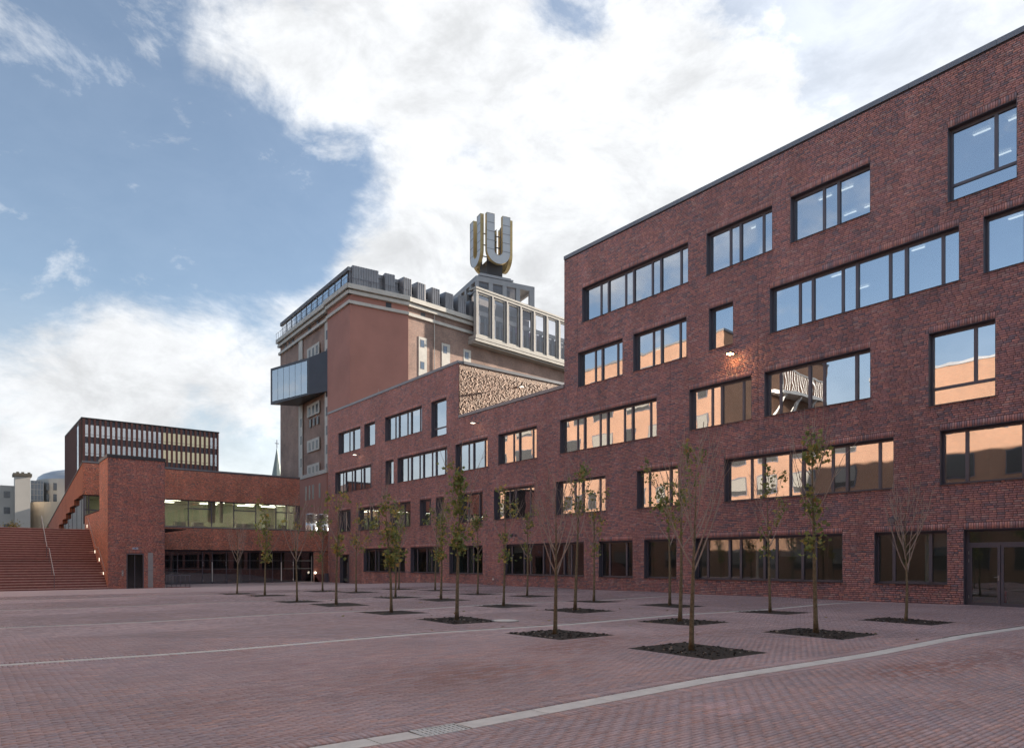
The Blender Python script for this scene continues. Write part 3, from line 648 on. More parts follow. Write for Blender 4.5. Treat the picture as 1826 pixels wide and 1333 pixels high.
# ------------------------------------------------------------------ lift tower, stairs, low building at the end of the court
BY = 69.0                                                            # street front of the low building
def rough(u0, u1, z0, z1, holes, seed, plane, parent, name, amp=1.0, dark=0.2, gain=1.15, smooth_above=1e9, soldiers=(), hue=(1, 1, 1)):
    """brick skin on a wall: plane = ('y', Y) faces -Y, ('x', X) faces -X; amp scales how far bricks stick out"""
    rng = random.Random(seed); rs = np.random.RandomState(seed)
    r = brick_rects(u0, u1, z0, z1, holes, rng, soldiers, 0.06 if amp else 0.7); t, _ = brick_tints(r, seed, dark)
    pr = rs.choice([0, .003, .010, .022, .034, .045], len(r)) * amp; pr = np.where(r[:, 2] > smooth_above, rs.uniform(0, .003, len(r)), pr); pr = np.maximum(pr, rs.uniform(0, .003, len(r)))
    ax, c = plane
    if ax == 'y': lo = np.column_stack([r[:, 0], c - pr, r[:, 2]]); hi = np.column_stack([r[:, 1], np.full(len(r), c + .02), r[:, 3]]); sk = ('+y',)
    else: lo = np.column_stack([c - pr, r[:, 0], r[:, 2]]); hi = np.column_stack([np.full(len(r), c + .02), r[:, 1], r[:, 3]]); sk = ('+x',)
    o = boxes(name, lo, hi, t * gain * np.array(hue), brick_m, skip=sk, parent=parent); o['kind'] = 'stuff'; return o
def build_lift():
    x0, x1, y0, y1, zt = 8.61, 12.39, 57.7, 61.4, 9.17
    t = thing('lift_tower', ((x0 + x1) / 2, (y0 + y1) / 2, -.4), 'tall dark red brick lift tower at the foot of the stairs', 'lift tower')
    door = (9.82, 10.96, -.6, 2.25)
    m = MB(); wall_plane(m, x0 + .006, x1, -1.0, zt, [door], lambda u, z: (u, y0 + .009, z)); wall_plane(m, y0 + .006, y1, -1.0, zt, [], lambda u, z: (x0 + .009, u, z), flip=True)
    m.quad((x1, y0 + .009, -1), (x1, y1, -1), (x1, y1, zt), (x1, y0 + .009, zt)); m.quad((x1, y1, -1), (x0 + .009, y1, -1), (x0 + .009, y1, zt), (x1, y1, zt)); m.quad((x0, y0, zt - .1), (x1, y0, zt - .1), (x1, y1, zt - .1), (x0, y1, zt - .1))
    m.build('wall', mortar_m, t)
    rough(x0, x1, -.5, zt, [door], 21, ('y', y0), t, 'front_brick_facing', 0.0, 0.20, 1.0, hue=(1.05, .92, .85), soldiers=[(door[0], door[1], 2.25, 2.5)])
    rough(y0, y1, -.5, zt, [], 22, ('x', x0), t, 'side_brick_facing', 0.0, 0.12, 1.2, hue=(1.08, .9, .72))  # tinted warmer than the front: orange bounce light put into the brick colour
    m = MB(); m.box(x0 - .05, y0 - .05, zt, x1 + .05, y1 + .05, zt + .24); m.build('coping', M('dark_coping', (.045, .045, .05), .5, .3, nscale=2, namt=.1), t)
    d = MB(); d.box(door[0], y0 + .19, -.45, door[1], y0 + .30, 2.25).build('lift_door', M('lift_dark_glass', (.012, .014, .018), .12, 0, spec=.8), t)
    dd = t.children[-1]
    MB().box(10.37, y0 + .17, -.43, 10.41, y0 + .189, 2.2).build('door_edge', frame_m, dd)
    fr = MB(); fr.box(door[0] - .004, y0 + .004, -.45, door[0] + .06, y0 + .19, 2.25); fr.box(door[1] - .06, y0 + .004, -.45, door[1] + .004, y0 + .19, 2.25); fr.box(door[0] + .06, y0 + .004, 2.17, door[1] - .06, y0 + .19, 2.254); fr.build('door_frame', frame_m, t)
    MB().box(11.24, y0 - .012, -.27, 11.58, y0 - .0035, 1.0).build('steel_panel', steel_m, t); MB().box(11.24, y0 - .012, 1.01, 11.58, y0 - .0035, 2.31).build('steel_panel', steel_m, t)
    b = MB().box(9.50, y0 - .03, .6, 9.62, y0 - .0035, 1.02).build('call_panel', steel_m, t); MB().tube([(9.56, y0 - .031, .8), (9.56, y0 - .04, .8)], .025, 10).build('button', white_m, b)
    s = MB().box(10.2, y0 - .05, 2.545, 10.58, y0 - .0035, 2.70).build('number_plate', M('plate_grey', (.42, .45, .52), .4), t); MB().box(10.33, y0 - .056, 2.59, 10.45, y0 - .0505, 2.655).build('blue_field', M('sign_blue', (.03, .10, .38), .4), s)
build_lift()

step_m = M('red_step_stone', (0.200, 0.078, 0.074), .68, nscale=3.5, namt=.28, bump=.25)
edge_m = M('lit_tread', (0.50, 0.36, 0.33), .6, nscale=5, namt=.25)  # paler than the risers: light caught by the tread tops, set in the colour
def build_stairs():
    x0, x1 = -5.85, 8.60; t = thing('staircase', (1.5, 57.5, -.4), 'wide flight of dark red brick steps climbing beside the lift tower', 'staircase')
    z = -.38; y = 57.5
    def step(yy, zz, dep):
        m = MB().box(x0, yy + .028, -1.0, x1, yy + dep + (3 if zz > 4.2 else .4), zz - .04)
        s = m.build('step', step_m, t); MB().box(x0, yy, zz - .04, x1, yy + dep + .05, zz).build('tread', edge_m, s)
    for i in range(11): z += .18; step(y, z, .32); y += .32
    y += 1.35 - .32 + .32
    for i in range(15): z += .18; step(y, z, .285); y += .285
    pl = MB().box(x0, y + .03, -1.0, 8.40, 112, z - .006).build('upper_plaza', M('plaza_paving', (.15, .10, .095), .8, nscale=2, namt=.2)); pl['kind'] = 'structure'
    return y, z
ytop, ztop = build_stairs()
def rails():
    def rail(name, pts, posts, label, m=steel_m, r=.024):
        t = thing(name, pts[0], label, 'handrail', 'stair handrails')
        MB().tube(pts, r, 8).build('rail', m, t)
        for a, b in posts: MB().tube([a, b], r * .8, 6).build('post', frame_m if m is steel_m else m, t)
    X = 5.36
    rail('handrail', [(X, 57.55, .70), (X, 60.9, 2.60), (X, 61.6, 2.66)], [((X, 57.58, -.4), (X, 57.58, .70)), ((X, 59.2, .6), (X, 59.2, 1.62)), ((X, 60.9, 1.6), (X, 60.9, 2.58))], 'steel handrail up the middle of the lower stair flight')
    rail('handrail', [(X, 62.5, 2.75), (X, 66.7, 5.28)], [((X, 62.7, 1.7), (X, 62.7, 2.86)), ((X, 64.6, 2.9), (X, 64.6, 4.0)), ((X, 66.6, 4.3), (X, 66.6, 5.2))], 'steel handrail up the middle of the upper stair flight')
    X = 8.50
    rail('handrail', [(X, 57.9, .95), (X, 61.2, 2.75), (X, 62.3, 2.75), (X, 66.4, 5.2)], [((X, 58.6, 1.2), (8.6, 58.6, 1.2)), ((X, 61.7, 2.6), (8.6, 61.7, 2.6)), ((X, 65.0, 4.2), (8.6, 65.0, 4.2))], 'thin handrail on the wall beside the stairs', r=.018)
    for i, (y, z) in enumerate(((59.31, .75), (61.22, 1.81), (63.31, 2.42), (65.43, 3.05), (67.5, 4.6))):
        t = thing('step_light', (8.6, y, z), ('lowest', 'second lowest', 'middle', 'second highest', 'highest')[i] + ' of the small lit wall lights along the stairs', 'step light', 'wall lights beside the stairs')
        MB().box(8.578, y - .07, z - .16, 8.606, y + .07, z + .16).build('housing', frame_m, t); MB().box(8.566, y - .05, z - .13, 8.5775, y + .05, z + .13).build('diffuser', lamp2_m, t)
rails()

green_glass = glass('canteen_glass', 0.22, (0.84, 0.86, 0.80), 0.012)
canteen_in = M('canteen_wall', (0.52, 0.53, 0.43), 0.8, nscale=.8, namt=.12)
def build_bar():
    t = thing('canteen_building', (18, 75, -.42), 'low red brick building with ribbon window and dark glazed ground floor', 'building')
    xl, xr, xw = 8.47, 27.34, 30.4
    # stair-side parapet wall between tower and building
    pw = MB(); pw.box(8.609, 61.4, -1, 8.9, 69, 5.55); pw.box(8.9, 61.4, 4.25, 14.8, 69.0, 4.31); pw.build('terrace_wall', mortar_m, t)
    rough(61.4, 69.0, -.5, 5.58, [], 23, ('x', 8.60), t, 'terrace_brick_facing', 0.0, .12, 1.2, hue=(1.08, .9, .72)); MB().box(8.57, 61.4, 5.58, 8.93, 69, 5.62).build('coping', MATS['dark_coping'], t)  # facing tint carries the orange light thrown onto this wall
    # front: upper wall, band, pillars
    m = MB(); P = lambda u, z: (u, BY + .009, z)
    wall_plane(m, xl, xr, 7.30, 10.05, [], P); wall_plane(m, 12.3, xw, 2.67, 4.8, [], P); wall_plane(m, 28.8, xw, -1, 2.67, [], P); wall_plane(m, 8.9, 12.4, -1, 4.8, [], P)
    m.quad((xr, BY, 4.8), (xr, BY + 20, 4.8), (xr, BY + 20, 8), (xr, BY, 10.05)); m.quad((xl, BY, 7.30), (xl, BY + .6, 7.3), (xr, BY + .6, 7.3), (xr, BY, 7.30))
    m.quad((8.47, BY, 2.67), (8.47, BY + .7, 2.67), (xw, BY + .7, 2.67), (xw, BY, 2.67))
    m.build('wall', mortar_m, t)
    rough(xl, xr, 7.3333, 10.05, [], 31, ('y', BY), t, 'upper_rough_brick', .9, .16, 1.42, smooth_above=9.75, hue=(1.08, .92, .72))  # warm lighting of this front mixed into the tint, band and pillar too
    rough(14.5, xw, 2.6667, 4.80, [], 32, ('y', BY), t, 'lower_rough_brick', 1.0, .16, 1.42, smooth_above=4.42, hue=(1.08, .92, .72))
    rough(28.8, xw, -.5, 2.6667, [], 33, ('y', BY), t, 'pillar_rough_brick', 1.0, .16, 1.4, hue=(1.08, .92, .72))
    MB().box(xl - .03, BY - .04, 10.05, xr + .03, BY + .4, 10.2).build('coping', coping_m, t)
    MB().box(8.92, BY - .045, 4.80, xw, BY + .3, 4.85).build('coping', M('bright_sill', (.45, .44, .42), .4, .5), t)
    # left wall: roof slopes down to the back, lower edge stepped over the windows
    ys = [69.0, 71.73, 74.77, 77.83, 80.65, 83.39, 86.6, 101.0]; zb = [7.35, 7.25, 6.78, 6.33, 5.88, 5.5, 5.0]
    top = lambda y: 10.05 + (5.35 - 10.05) * (y - 69) / (101 - 69)
    sw = MB()
    for i in range(7):
        a, b = ys[i], ys[i + 1]; z0 = zb[i]
        sw.quad((xl, b, z0), (xl, a, z0), (xl, a, top(a)), (xl, b, top(b))); sw.quad((xl, b, z0), (xl + .35, b, z0), (xl + .35, a, z0), (xl, a, z0))
        if i < 6: sw.quad((xl, b, zb[i + 1]), (xl + .35, b, zb[i + 1]), (xl + .35, b, z0), (xl, b, z0))
    sw.quad((xl, 101, 4.0), (xl, 86.6, 4.0), (xl, 86.6, 5.0), (xl, 101, 5.0))
    sw.build('sloping_wall', brick_tex('orange_brick', (.40, .165, .105), (.30, .125, .09), (.15, .09, .075)), t)
    rf = MB(); rf.quad((xl, 69, 10.0), (xr, 69, 10.0), (xr, 101, 5.3), (xl, 101, 5.3)); rf.build('roof', roof_m, t)
    cp = MB(); cp.prism([(xl - .05, 69), (xl + .25, 69), (xl + .25, 101), (xl - .05, 101)], [10.05, 10.05, 5.35, 5.35], [10.14, 10.14, 5.44, 5.44]); cp.build('coping', MATS['dark_coping'], t)
    for i in range(6):
        a, b = ys[i], ys[i + 1]
        w = MB().box(xl + .2, a + .03, 4.3, xl + .26, a + .11, zb[i]).build('side_window', frame_m, t); MB().box(xl + .2, b - .05, 4.3, xl + .26, b + .02, zb[i]).build('jamb', frame_m, w)
        MB().box(xl + .22, a + .11, 4.31, xl + .24, b - .05, zb[i] - .02).build('pane', pane_m, w)
    # ribbon window
    mx = [8.9, 11.0, 12.9, 14.8, 16.83, 18.87, 20.89, 22.98, 24.96, 26.0, 26.95]
    fr = MB(); fr.box(8.5, BY + .12, 4.85, xr - .05, BY + .2, 4.91); fr.box(8.5, BY + .12, 7.24, xr - .05, BY + .2, 7.31)
    for x in mx: fr.box(x - .045, BY + .12, 4.91, x + .045, BY + .2, 7.24)
    fr.box(xr - .35, BY + .12, 4.91, xr - .05, BY + .2, 7.24); fr.box(8.5, BY + .12, 4.91, 8.62, BY + .2, 7.24)
    rw = fr.build('ribbon_window', frame_m, t)
    for a, b in zip([8.6] + mx, mx): MB().box(a + .045, BY + .15, 4.91, b - .045, BY + .165, 7.24).build('pane', green_glass, rw)
    for a, b in ((16.83, 18.87), (20.89, 22.98), (24.96, 26.95)): MB().box(a, BY + .115, 6.52, b, BY + .2, 6.62).build('transom', frame_m, rw)
    MB().box(8.6, BY + .1, 6.0, 10.2, BY + .22, 6.12).build('transom', frame_m, rw)
    room = MB(); room.quad((8.9, 76, 4.4), (27, 76, 4.4), (27, 76, 8.5), (8.9, 76, 8.5)); room.quad((27, 76, 4.4), (27, 69.3, 4.4), (27, 69.3, 8.5), (27, 76, 8.5)); room.quad((8.9, 69.25, 7.5), (27.2, 69.25, 7.5), (27.2, 76, 7.5), (8.9, 76, 7.5)); room.quad((8.9, 69.2, 4.6), (27.2, 69.2, 4.6), (27.2, 76, 4.6), (8.9, 76, 4.6))
    room.build('dining_room', canteen_in, t)
    for x in (11.5, 15.8, 19.8, 23.4, 25.8):
        for y in (71.0, 73.6): MB().box(x - .8, y - .1, 7.38, x + .8, y + .1, 7.42).build('ceiling_light', emit('canteen_fill', (1, .96, .84), 5.0) if 'canteen_fill' not in MATS else MATS['canteen_fill'], t)  # glowing strips added to lighten the dining room
    cur = M('curtain', (.62, .58, .46), .8, nscale=2, namt=.2)
    for x in (18.9, 19.3, 20.0): MB().tube([(x, 70.0, 5.4), (x, 70.0, 7.3)], .16, 8).build('curtain', cur, t)
    for i, x in enumerate((16.0, 17.6, 21.6, 22.4, 24.3, 25.6)): MB().box(x, 70.4, 4.6, x + .9, 71.2, 5.38).build('table', white_m, t)
    # glazed ground floor
    gy = BY + .55; gx = [12.45, 14.8, 15.99, 18.15, 19.05, 20.33, 22.55, 24.77, 25.66, 26.89, 28.8]
    fr = MB()
    for x in gx: fr.box(x - .03, gy - .03, -.44, x + .03, gy + .04, 2.67)
    fr.box(12.4, gy - .03, -.44, 28.8, gy + .04, -.38); fr.box(12.4, gy - .03, 2.6, 28.8, gy + .04, 2.67)
    gf = fr.build('glass_front', frame_m, t)
    for a, b in zip(gx, gx[1:]): MB().box(a + .03, gy, -.38, b - .03, gy + .015, 2.6).build('pane', hall_glass, gf)
    for z in (.95, 1.75): MB().box(12.48, gy - .035, z, 28.77, gy - .031, z + .03).build('rail_strip', M('thin_strip', (.16, .17, .18), .5), gf)
    for x in (19.02, 25.63): MB().tube([(x, gy - .09, -.25), (x, gy - .09, 1.62)], .045, 8).build('pull_handle', white_m, gf)
    for x in (18.2, 20.28, 26.84):
        for z in (-.2, 1.25, 1.5): MB().tube([(x, gy - .045, z), (x, gy - .045, z + .16)], .028, 6).build('hinge', steel_m, gf)
    hall = MB(); hall.quad((12, 79, -.5), (29, 79, -.5), (29, 79, 3), (12, 79, 3)); hall.quad((12, gy + .1, 2.8), (29, gy + .1, 2.8), (29, 79, 2.8), (12, 79, 2.8)); hall.quad((12, gy, -.43), (29, gy, -.43), (29, 79, -.43), (12, 79, -.43)); hall.quad((29, 79, -.5), (29, gy, -.5), (29, gy, 3), (29, 79, 3))
    hall.build('entrance_hall', M('hall_grey', (.10, .10, .10), .8), t)
    for x in (15.9, 22.2): MB().tube([(x, 71.5, -.43), (x, 71.5, 2.8)], .22, 14).build('column', inter_m, t)
    # little outside stair squeezed between the two buildings
    st = thing('side_stairs', (29.6, 66.9, -.42), 'narrow red steps rising in the gap beside the canteen', 'steps')
    for i in range(5): MB().box(28.9, 67.55 + i * .28, -.6, 30.3, 68.95, -.26 + i * .16).build('step', step_m, st)
    g = thing('globe_lamp', (28.75, 68.6, 0.6), 'small round lit lamp beside the narrow steps', 'lamp')
    MB().tube([(28.86, 68.75, .52), (28.86, 68.97, .52)], .02, 6).build('bracket', frame_m, g); MB().tube([(28.86, 68.7, .42 + k * .03) for k in range(9)], [.03, .08, .11, .125, .13, .125, .11, .08, .03], 12).build('globe', lamp2_m, g, True)
    bn = thing('litter_bin', (29.4, 67.2, -.42), 'dark slim litter bin by the narrow steps', 'bin'); MB().box(29.2, 67.0, -.42, 29.55, 67.3, .45).build('body', frame_m, bn); MB().box(29.18, 66.98, .45, 29.57, 67.32, .5).build('lid', frame_m, bn)
build_bar()
def guard_rail():
    y = 58.2; x0, x1 = 12.6, 14.3; z = gzf(13, y); t = thing('guard_rail', (13.4, y, z), 'low dark steel railing beside the lift tower', 'railing')
    MB().box(x0, y - .12, z - .05, x1, y + .12, z + .10).build('plinth', step_m, t)
    for i in range(6): MB().box(x0 + .02 + i * (x1 - x0 - .06) / 5, y - .02, z + .10, x0 + .05 + i * (x1 - x0 - .06) / 5, y + .02, z + .98).build('post', frame_m, t)
    MB().tube([(x0, y, z + 1.0), (x1 + .03, y, z + 1.0)], .028, 8).build('rail', frame_m, t)
guard_rail()

# ------------------------------------------------------------------ old brewery tower building
def build_tower():
    C0 = np.array([44.10, 92.68]); Ld = np.array([0.03527, 0.99938]); Pd = np.array([0.99270, -0.12063]); Sd = np.array([0.99505, 0.09933])
    Ln = np.array([-Ld[1], Ld[0]]); Pn = np.array([Pd[1], -Pd[0]]); Sn = np.array([Sd[1], -Sd[0]])       # outward normals
    S0 = C0 + Pd * 8.95
    t = thing('brewery_tower', (60, 110, 0), 'old brick brewery high rise with stone cornices and zinc roof', 'high-rise')
    pt = lambda o, d, n, a, b: (o[0] + d[0] * a + n[0] * b, o[1] + d[1] * a + n[1] * b)
    old = brick_tex('old_brick', (.345, .205, .160), (.20, .125, .108), (.30, .25, .215), .25, .083, .012, .9, patch=.30)
    old_s = MATS['old_brick']; stone = M('pale_stone', (.50, .485, .45), .8, nscale=.9, namt=.16); paint = M('red_render', (.37, .178, .145), .85, nscale=.22, namt=.15)
    zinc = M('zinc_standing_seam', (.25, .25, .265), .45, .5, nscale=.7, namt=.15)
    def edge(o, d, n, a0, a1, b0, b1, z0, z1, name, mat, par=None):
        return MB().prism([pt(o, d, n, a0, b0), pt(o, d, n, a1, b0), pt(o, d, n, a1, b1), pt(o, d, n, a0, b1)], z0, z1).build(name, mat, par or t)
    # body: brick mass, rendered corner block standing slightly proud
    far = C0 + Ld * 31.0; S1 = S0 + Sd * 62
    MB().prism([tuple(C0 - Ln * .3 + np.array([.3, .3])), tuple(S0 - Sn * .25), tuple(S1), tuple(S1 + np.array([-4, 30])), tuple(far + np.array([20, 4])), tuple(far - Ln * .25)], 0, 41.0).build('body', old, t)
    MB().prism([tuple(C0), tuple(S0), tuple(S0 - Pn * 6), tuple(C0 + Ld * 8.4 - Ln * 6), tuple(C0 + Ld * 8.4)], 0, 38.45).build('rendered_corner', paint, t)
    MB().prism([tuple(C0 - Ln * .02 - Pn * .02), tuple(S0 - Pn * .02), tuple(S0 - Pn * 6), tuple(C0 + Ld * 8.4 - Ln * 6), tuple(C0 + Ld * 8.4 - Ln * .02)], 38.45, 40.9).build('rendered_frieze', paint, t)
    for o, d, n, a0, a1, out in ((C0, Ld, Ln, -.28, 8.4, .28), (C0, Ld, Ln, 8.42, 31.3, 0.05), (C0, Pd, Pn, -.28, 8.95, .28), (S0, Sd, Sn, 0.02, 14.0, .05), ):
        edge(o, d, n, a0, a1, -.3, out, 38.45, 38.9, 'string_course', stone); edge(o, d, n, a0, a1, -.3, out + .15, 39.8, 40.28, 'cornice', stone); edge(o, d, n, a0 - .2 * (a0 < 0), a1, -.3, out + .45, 40.45, 41.1, 'cornice', stone)
        edge(o, d, n, a0, a1, -.3, out - .02, 40.28, 40.45, 'cornice_throat', M('stone_shade', (.30, .29, .27), .85) if 'stone_shade' not in MATS else MATS['stone_shade'])
    dark = M('old_window_glass', (.035, .04, .05), .3, spec=.35)
    def wnd(o, d, n, a0, a1, z0, z1, off=-.245, frame=None):
        if frame:
            w = edge(o, d, n, a0 - .1, a1 + .1, off, off + .06, z0 - .1, z1 + .1, 'window', frame); edge(o, d, n, a0, a1, off + .061, off + .075, z0, z1, 'pane', dark, w)
        else: edge(o, d, n, a0, a1, off, off + .02, z0, z1, 'window', dark)
    L = (C0, Ld, Ln)
    for a in (28.2, 26.2, 24.5, 16.9, 13.1): wnd(*L, a - .35, a + .35, 39.0, 39.7)
    for a0, a1, zz in ((8.48, 9.95, (37.3, 34.5, 31.5, 28.5, 25.6, 22.7, 19.8, 16.9)), (19.72, 21.48, (25.6, 22.7, 19.0, 16.0, 35.5))):
        edge(*L, a0, a1, -.25, -.17, 15.6, 38.4, 'stone_strip', stone)
        for z in zz: edge(*L, a0 + .25, a0 + .95, -.169, -.15, z - 1.6, z - .2, 'window', dark)
    for zc in (26.0, 20.3, 16.3, 35.2):
        f = edge(*L, 12.28, 17.52, -.25, -.15, zc - .95, zc + 1.0, 'triple_window', stone)
        for k in range(3): edge(*L, 12.75 + k * 1.6, 13.55 + k * 1.6, -.149, -.135, zc - .7, zc + .6, 'pane', dark, f)
    for k in range(3): wnd(*L, 12.75 + k * 1.6, 13.5 + k * 1.6, 23.4, 24.65)
    edge(*L, 8.1, 20.1, -.25, .25, 15.2, 15.8, 'stone_ledge', stone); edge(*L, 8.4, 20.05, -.25, .1, 0, 15.2, 'rendered_base', paint)
    for a in (17.2, 15.6, 14.1, 11.3): edge(*L, a - .35, a + .35, .10, .12, 11.6, 13.9, 'window', dark)
    wnd(C0, Pd, Pn, 5.41, 6.28, 38.95, 39.75, -.02); edge(C0, Pd, Pn, 0, 8.9, .0, .008, 27.3, 27.36, 'render_joint', paint); edge(C0, Ld, Ln, 0, 8.3, .0, .008, 27.3, 27.36, 'render_joint', paint)
    Sx = (S0, Sd, Sn)
    for a0, a1 in ((2.07, 3.61), (6.5, 8.16), (10.95, 12.49)):
        f = edge(*Sx, a0, a1, -.25, -.17, 24, 35.8, 'stone_strip', stone)
        for z in (35.42, 32.1, 28.8): 
            w = edge(*Sx, a0 + .28, a0 + 1.06, -.169, -.155, z - 1.15, z, 'frame', frame_m, f); edge(*Sx, a0 + .36, a0 + .98, -.154, -.15, z - 1.07, z - .08, 'pane', dark_pane_b, f)
    for a in (19.9, 24.3, 28.7, 33.1, 37.5): wnd(*Sx, a + .35, a + 1.05, 34.45, 35.6, frame=stone)
    for a in (2.9, 7.3, 11.7): wnd(*Sx, a - .4, a + .4, 38.92, 39.6)
    MB().tube([pt(*Sx, 5.0, -.12) + (20,), pt(*Sx, 5.0, -.12) + (40.4,)], .07, 6).build('downpipe', stone, t)
    # roof storey: glass front on the long side, zinc block and dormers
    e = lambda a0, a1, b0, b1, z0, z1, nm, mt, par=None: edge(C0, Ld, Ln, a0, a1, b0, b1, z0, z1, nm, mt, par)
    e(.2, 29.6, -8, -.05, 41.1, 43.2, 'roof_storey', zinc); e(.1, 29.7, -9, .25, 43.2, 43.75, 'roof_fascia', zinc)
    for k in range(75): e(.3 + k * .39, .36 + k * .39, .25, .32, 43.22, 43.7, 'seam', zinc)
    gl = e(.6, 29.2, .0, .08, 41.1, 41.2, 'glass_front', frame_m)
    for k in range(12):
        a = .6 + k * 2.38; e(a + .05, a + 2.33, .02, .04, 41.2, 43.18, 'pane', roof_glass, gl); e(a - .05, a + .05, -.02, .1, 41.2, 43.18, 'mullion', frame_m, gl)
    rl = e(-.1, 31.4, .42, .46, 42.15, 42.19, 'railing', frame_m)
    for k in range(27): e(-.1 + k * 1.2, -.06 + k * 1.2, .42, .46, 41.1, 42.15, 'baluster', frame_m, rl)
    for o, d, n, a0, a1, zt, cut in ((C0, Pd, Pn, .3, 4.2, 43.95, 0), (C0, Pd, Pn, 5.2, 6.75, 43.9, 1), (S0, Sd, Sn, -1.0, .45, 43.85, 1), (S0, Sd, Sn, 1.5, 3.1, 43.8, 1), (S0, Sd, Sn, 4.27, 5.8, 43.75, 1), (S0, Sd, Sn, 6.9, 8.5, 43.75, 1), (S0, Sd, Sn, 9.5, 11.1, 43.7, 1), (S0, Sd, Sn, 11.9, 13.4, 43.7, 1)):
        P = [pt(o, d, n, a0, .2), pt(o, d, n, a1, .2), pt(o, d, n, a1 + .15, -5), pt(o, d, n, a0, -5)]
        mb = MB(); mb.prism(P, 41.0, zt); dm = mb.build('dormer', zinc, t)
        k = a0 + .15
        while k < a1: edge(o, d, n, k, k + .05, .2, .27, 41.1, zt, 'seam', zinc, dm); k += .38
        if cut:
            MB().prism([pt(o, d, n, a0 - .03, -.9), pt(o, d, n, a0 - .005, -.9), pt(o, d, n, a0 - .005, -2.2), pt(o, d, n, a0 - .03, -2.2)], 41.4, zt - .5).build('dormer_window', dark, dm)
        MB().prism([pt(o, d, n, a1 + .15, -.6), pt(o, d, n, a1 + 1.2, -.6), pt(o, d, n, a1 + 1.2, -5), pt(o, d, n, a1 + .15, -5)], 41.0, [42.0, 42.0, 43.3, 43.3]).build('roof_slope', zinc, t)
    rl = edge(C0, Pd, Pn, -.1, 8.9, .38, .42, 42.05, 42.09, 'railing', frame_m)
    for k in range(10): edge(C0, Pd, Pn, -.1 + k, -.07 + k, .38, .42, 41.1, 42.05, 'baluster', frame_m, rl)
    # glazed box hanging on the long side
    b0 = 8.4; b1 = 21.4; W = 1.3
    bx = MB(); A = pt(*L, b0, -.2); Bp = pt(*L, b1, -.2); Cp = pt(*L, b1, W + 3.2); D = pt(*L, b0 + 3.2, W + .4)
    bx.prism([A, D, Cp, Bp], [27.7, 27.5, 27.3, 27.7], [34.0, 33.2, 33.2, 34.0]); by = bx.build('glazed_bay', M('bay_cladding', (.05, .05, .062), .4, .4, nscale=.5, namt=.12), t)
    Dv = np.array(Cp) - np.array(D); ln = np.linalg.norm(Dv); Dv /= ln; Dn = np.array([-Dv[1], Dv[0]])
    for k in range(6):
        a = .35 + k * (ln - .9) / 6; w = (ln - .9) / 6
        MB().prism([pt(D, Dv, Dn, a + .04, .02), pt(D, Dv, Dn, a + w - .04, .02), pt(D, Dv, Dn, a + w - .04, .06), pt(D, Dv, Dn, a + .04, .06)], 27.75, 32.75).build('pane', bay_glass, by)
    # crown: tall stone frame with big panes
    o = S0; cr = thing('glazed_crown', tuple(S0 + Sd * 23) + (37,), 'stone framed glazed crown storey on top of the old high rise', 'crown storey')
    ce = lambda a0, a1, b0, b1, z0, z1, nm, mt, par=cr: edge(o, Sd, Sn, a0, a1, b0, b1, z0, z1, nm, mt, par)
    cstone = M('crown_stone', (.37, .36, .335), .75, nscale=1.2, namt=.14); ce(11.95, 47, -.3, 1.2, 36.7, 36.95, 'base_cornice', cstone); ce(11.9, 47, -.3, 1.62, 36.98, 37.35, 'base_cornice', cstone); ce(12.0, 47, -.3, 1.45, 37.35, 37.47, 'shadow_gap', frame_m); ce(12.0, 47, -.3, 1.58, 37.47, 37.95, 'base_beam', cstone); ce(12.1, 47, .9, 1.48, 44.84, 44.95, 'shadow_gap', frame_m); ce(12.1, 47, .9, 1.55, 44.95, 45.35, 'top_beam', cstone); ce(12.0, 47, -.2, 1.65, 45.35, 45.65, 'top_cornice', cstone)
    cols = [12.14, 15.6, 18.9, 22.1, 25.35, 28.6, 31.8, 35.05, 38.3, 41.5, 44.7]; scr = emit('led_screen', (.22, .10, .26), .55)
    for i, a in enumerate(cols):
        ce(a, a + .24, .9, 1.58, 37.95, 44.95, 'column', cstone); ce(a + .24, a + .44, 1.0, 1.48, 37.95, 44.95, 'column_rebate', frame_m)
        if i: ce(a - .16, a - .01, .95, 1.52, 37.95, 44.95, 'column_rebate', frame_m)
        if i < len(cols) - 1:
            p0, p1 = a + .42, cols[i + 1] - .17
            f = ce(p0, p0 + .22, 1.05, 1.4, 38.0, 44.9, 'window', cstone); ce(p1 - .22, p1, 1.05, 1.4, 38.0, 44.9, 'jamb', cstone, f); ce(p0 + .22, p1 - .22, 1.05, 1.4, 38.0, 38.25, 'sill', cstone, f); ce(p0 + .22, p1 - .22, 1.05, 1.4, 44.65, 44.9, 'lintel', cstone, f)
            ce(p0 + .22, p1 - .22, 1.2, 1.23, 38.25, 44.65, 'pane', crown_glass, f)
            ce(p0 + .2, p1 - .2, .7, 1.0, 41.5, 42.2, 'floor_beam', cstone); ce(p0 + .3, p0 + .95, .6, .9, 38.0, 41.5, 'lamella', white_m); ce(p1 - .8, p1 - .3, .5, .8, 38.0, 41.5, 'lamella', coping_m); ce(p0 + .4, p0 + .9, .5, .8, 42.2, 44.0, 'lamella', coping_m)
            if i in (3, 4): ce(p0 + .9, p1 - .5, -.6, -.5, 38.4, 42.6, 'screen', scr)
    ce(12.5, 27.0, -6, -1.2, 37.0, 45.3, 'core', M('crown_inner', (.26, .25, .25), .8)); ce(27.0, 47, -6, -1.2, 37.0, 42.3, 'core', MATS['crown_inner'])
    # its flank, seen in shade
    e2 = np.array([0.20493, 0.97878]); e1 = np.array([0.97894, -0.20414]); Pc = np.array(pt(o, Sd, Sn, 12.1, 1.5))
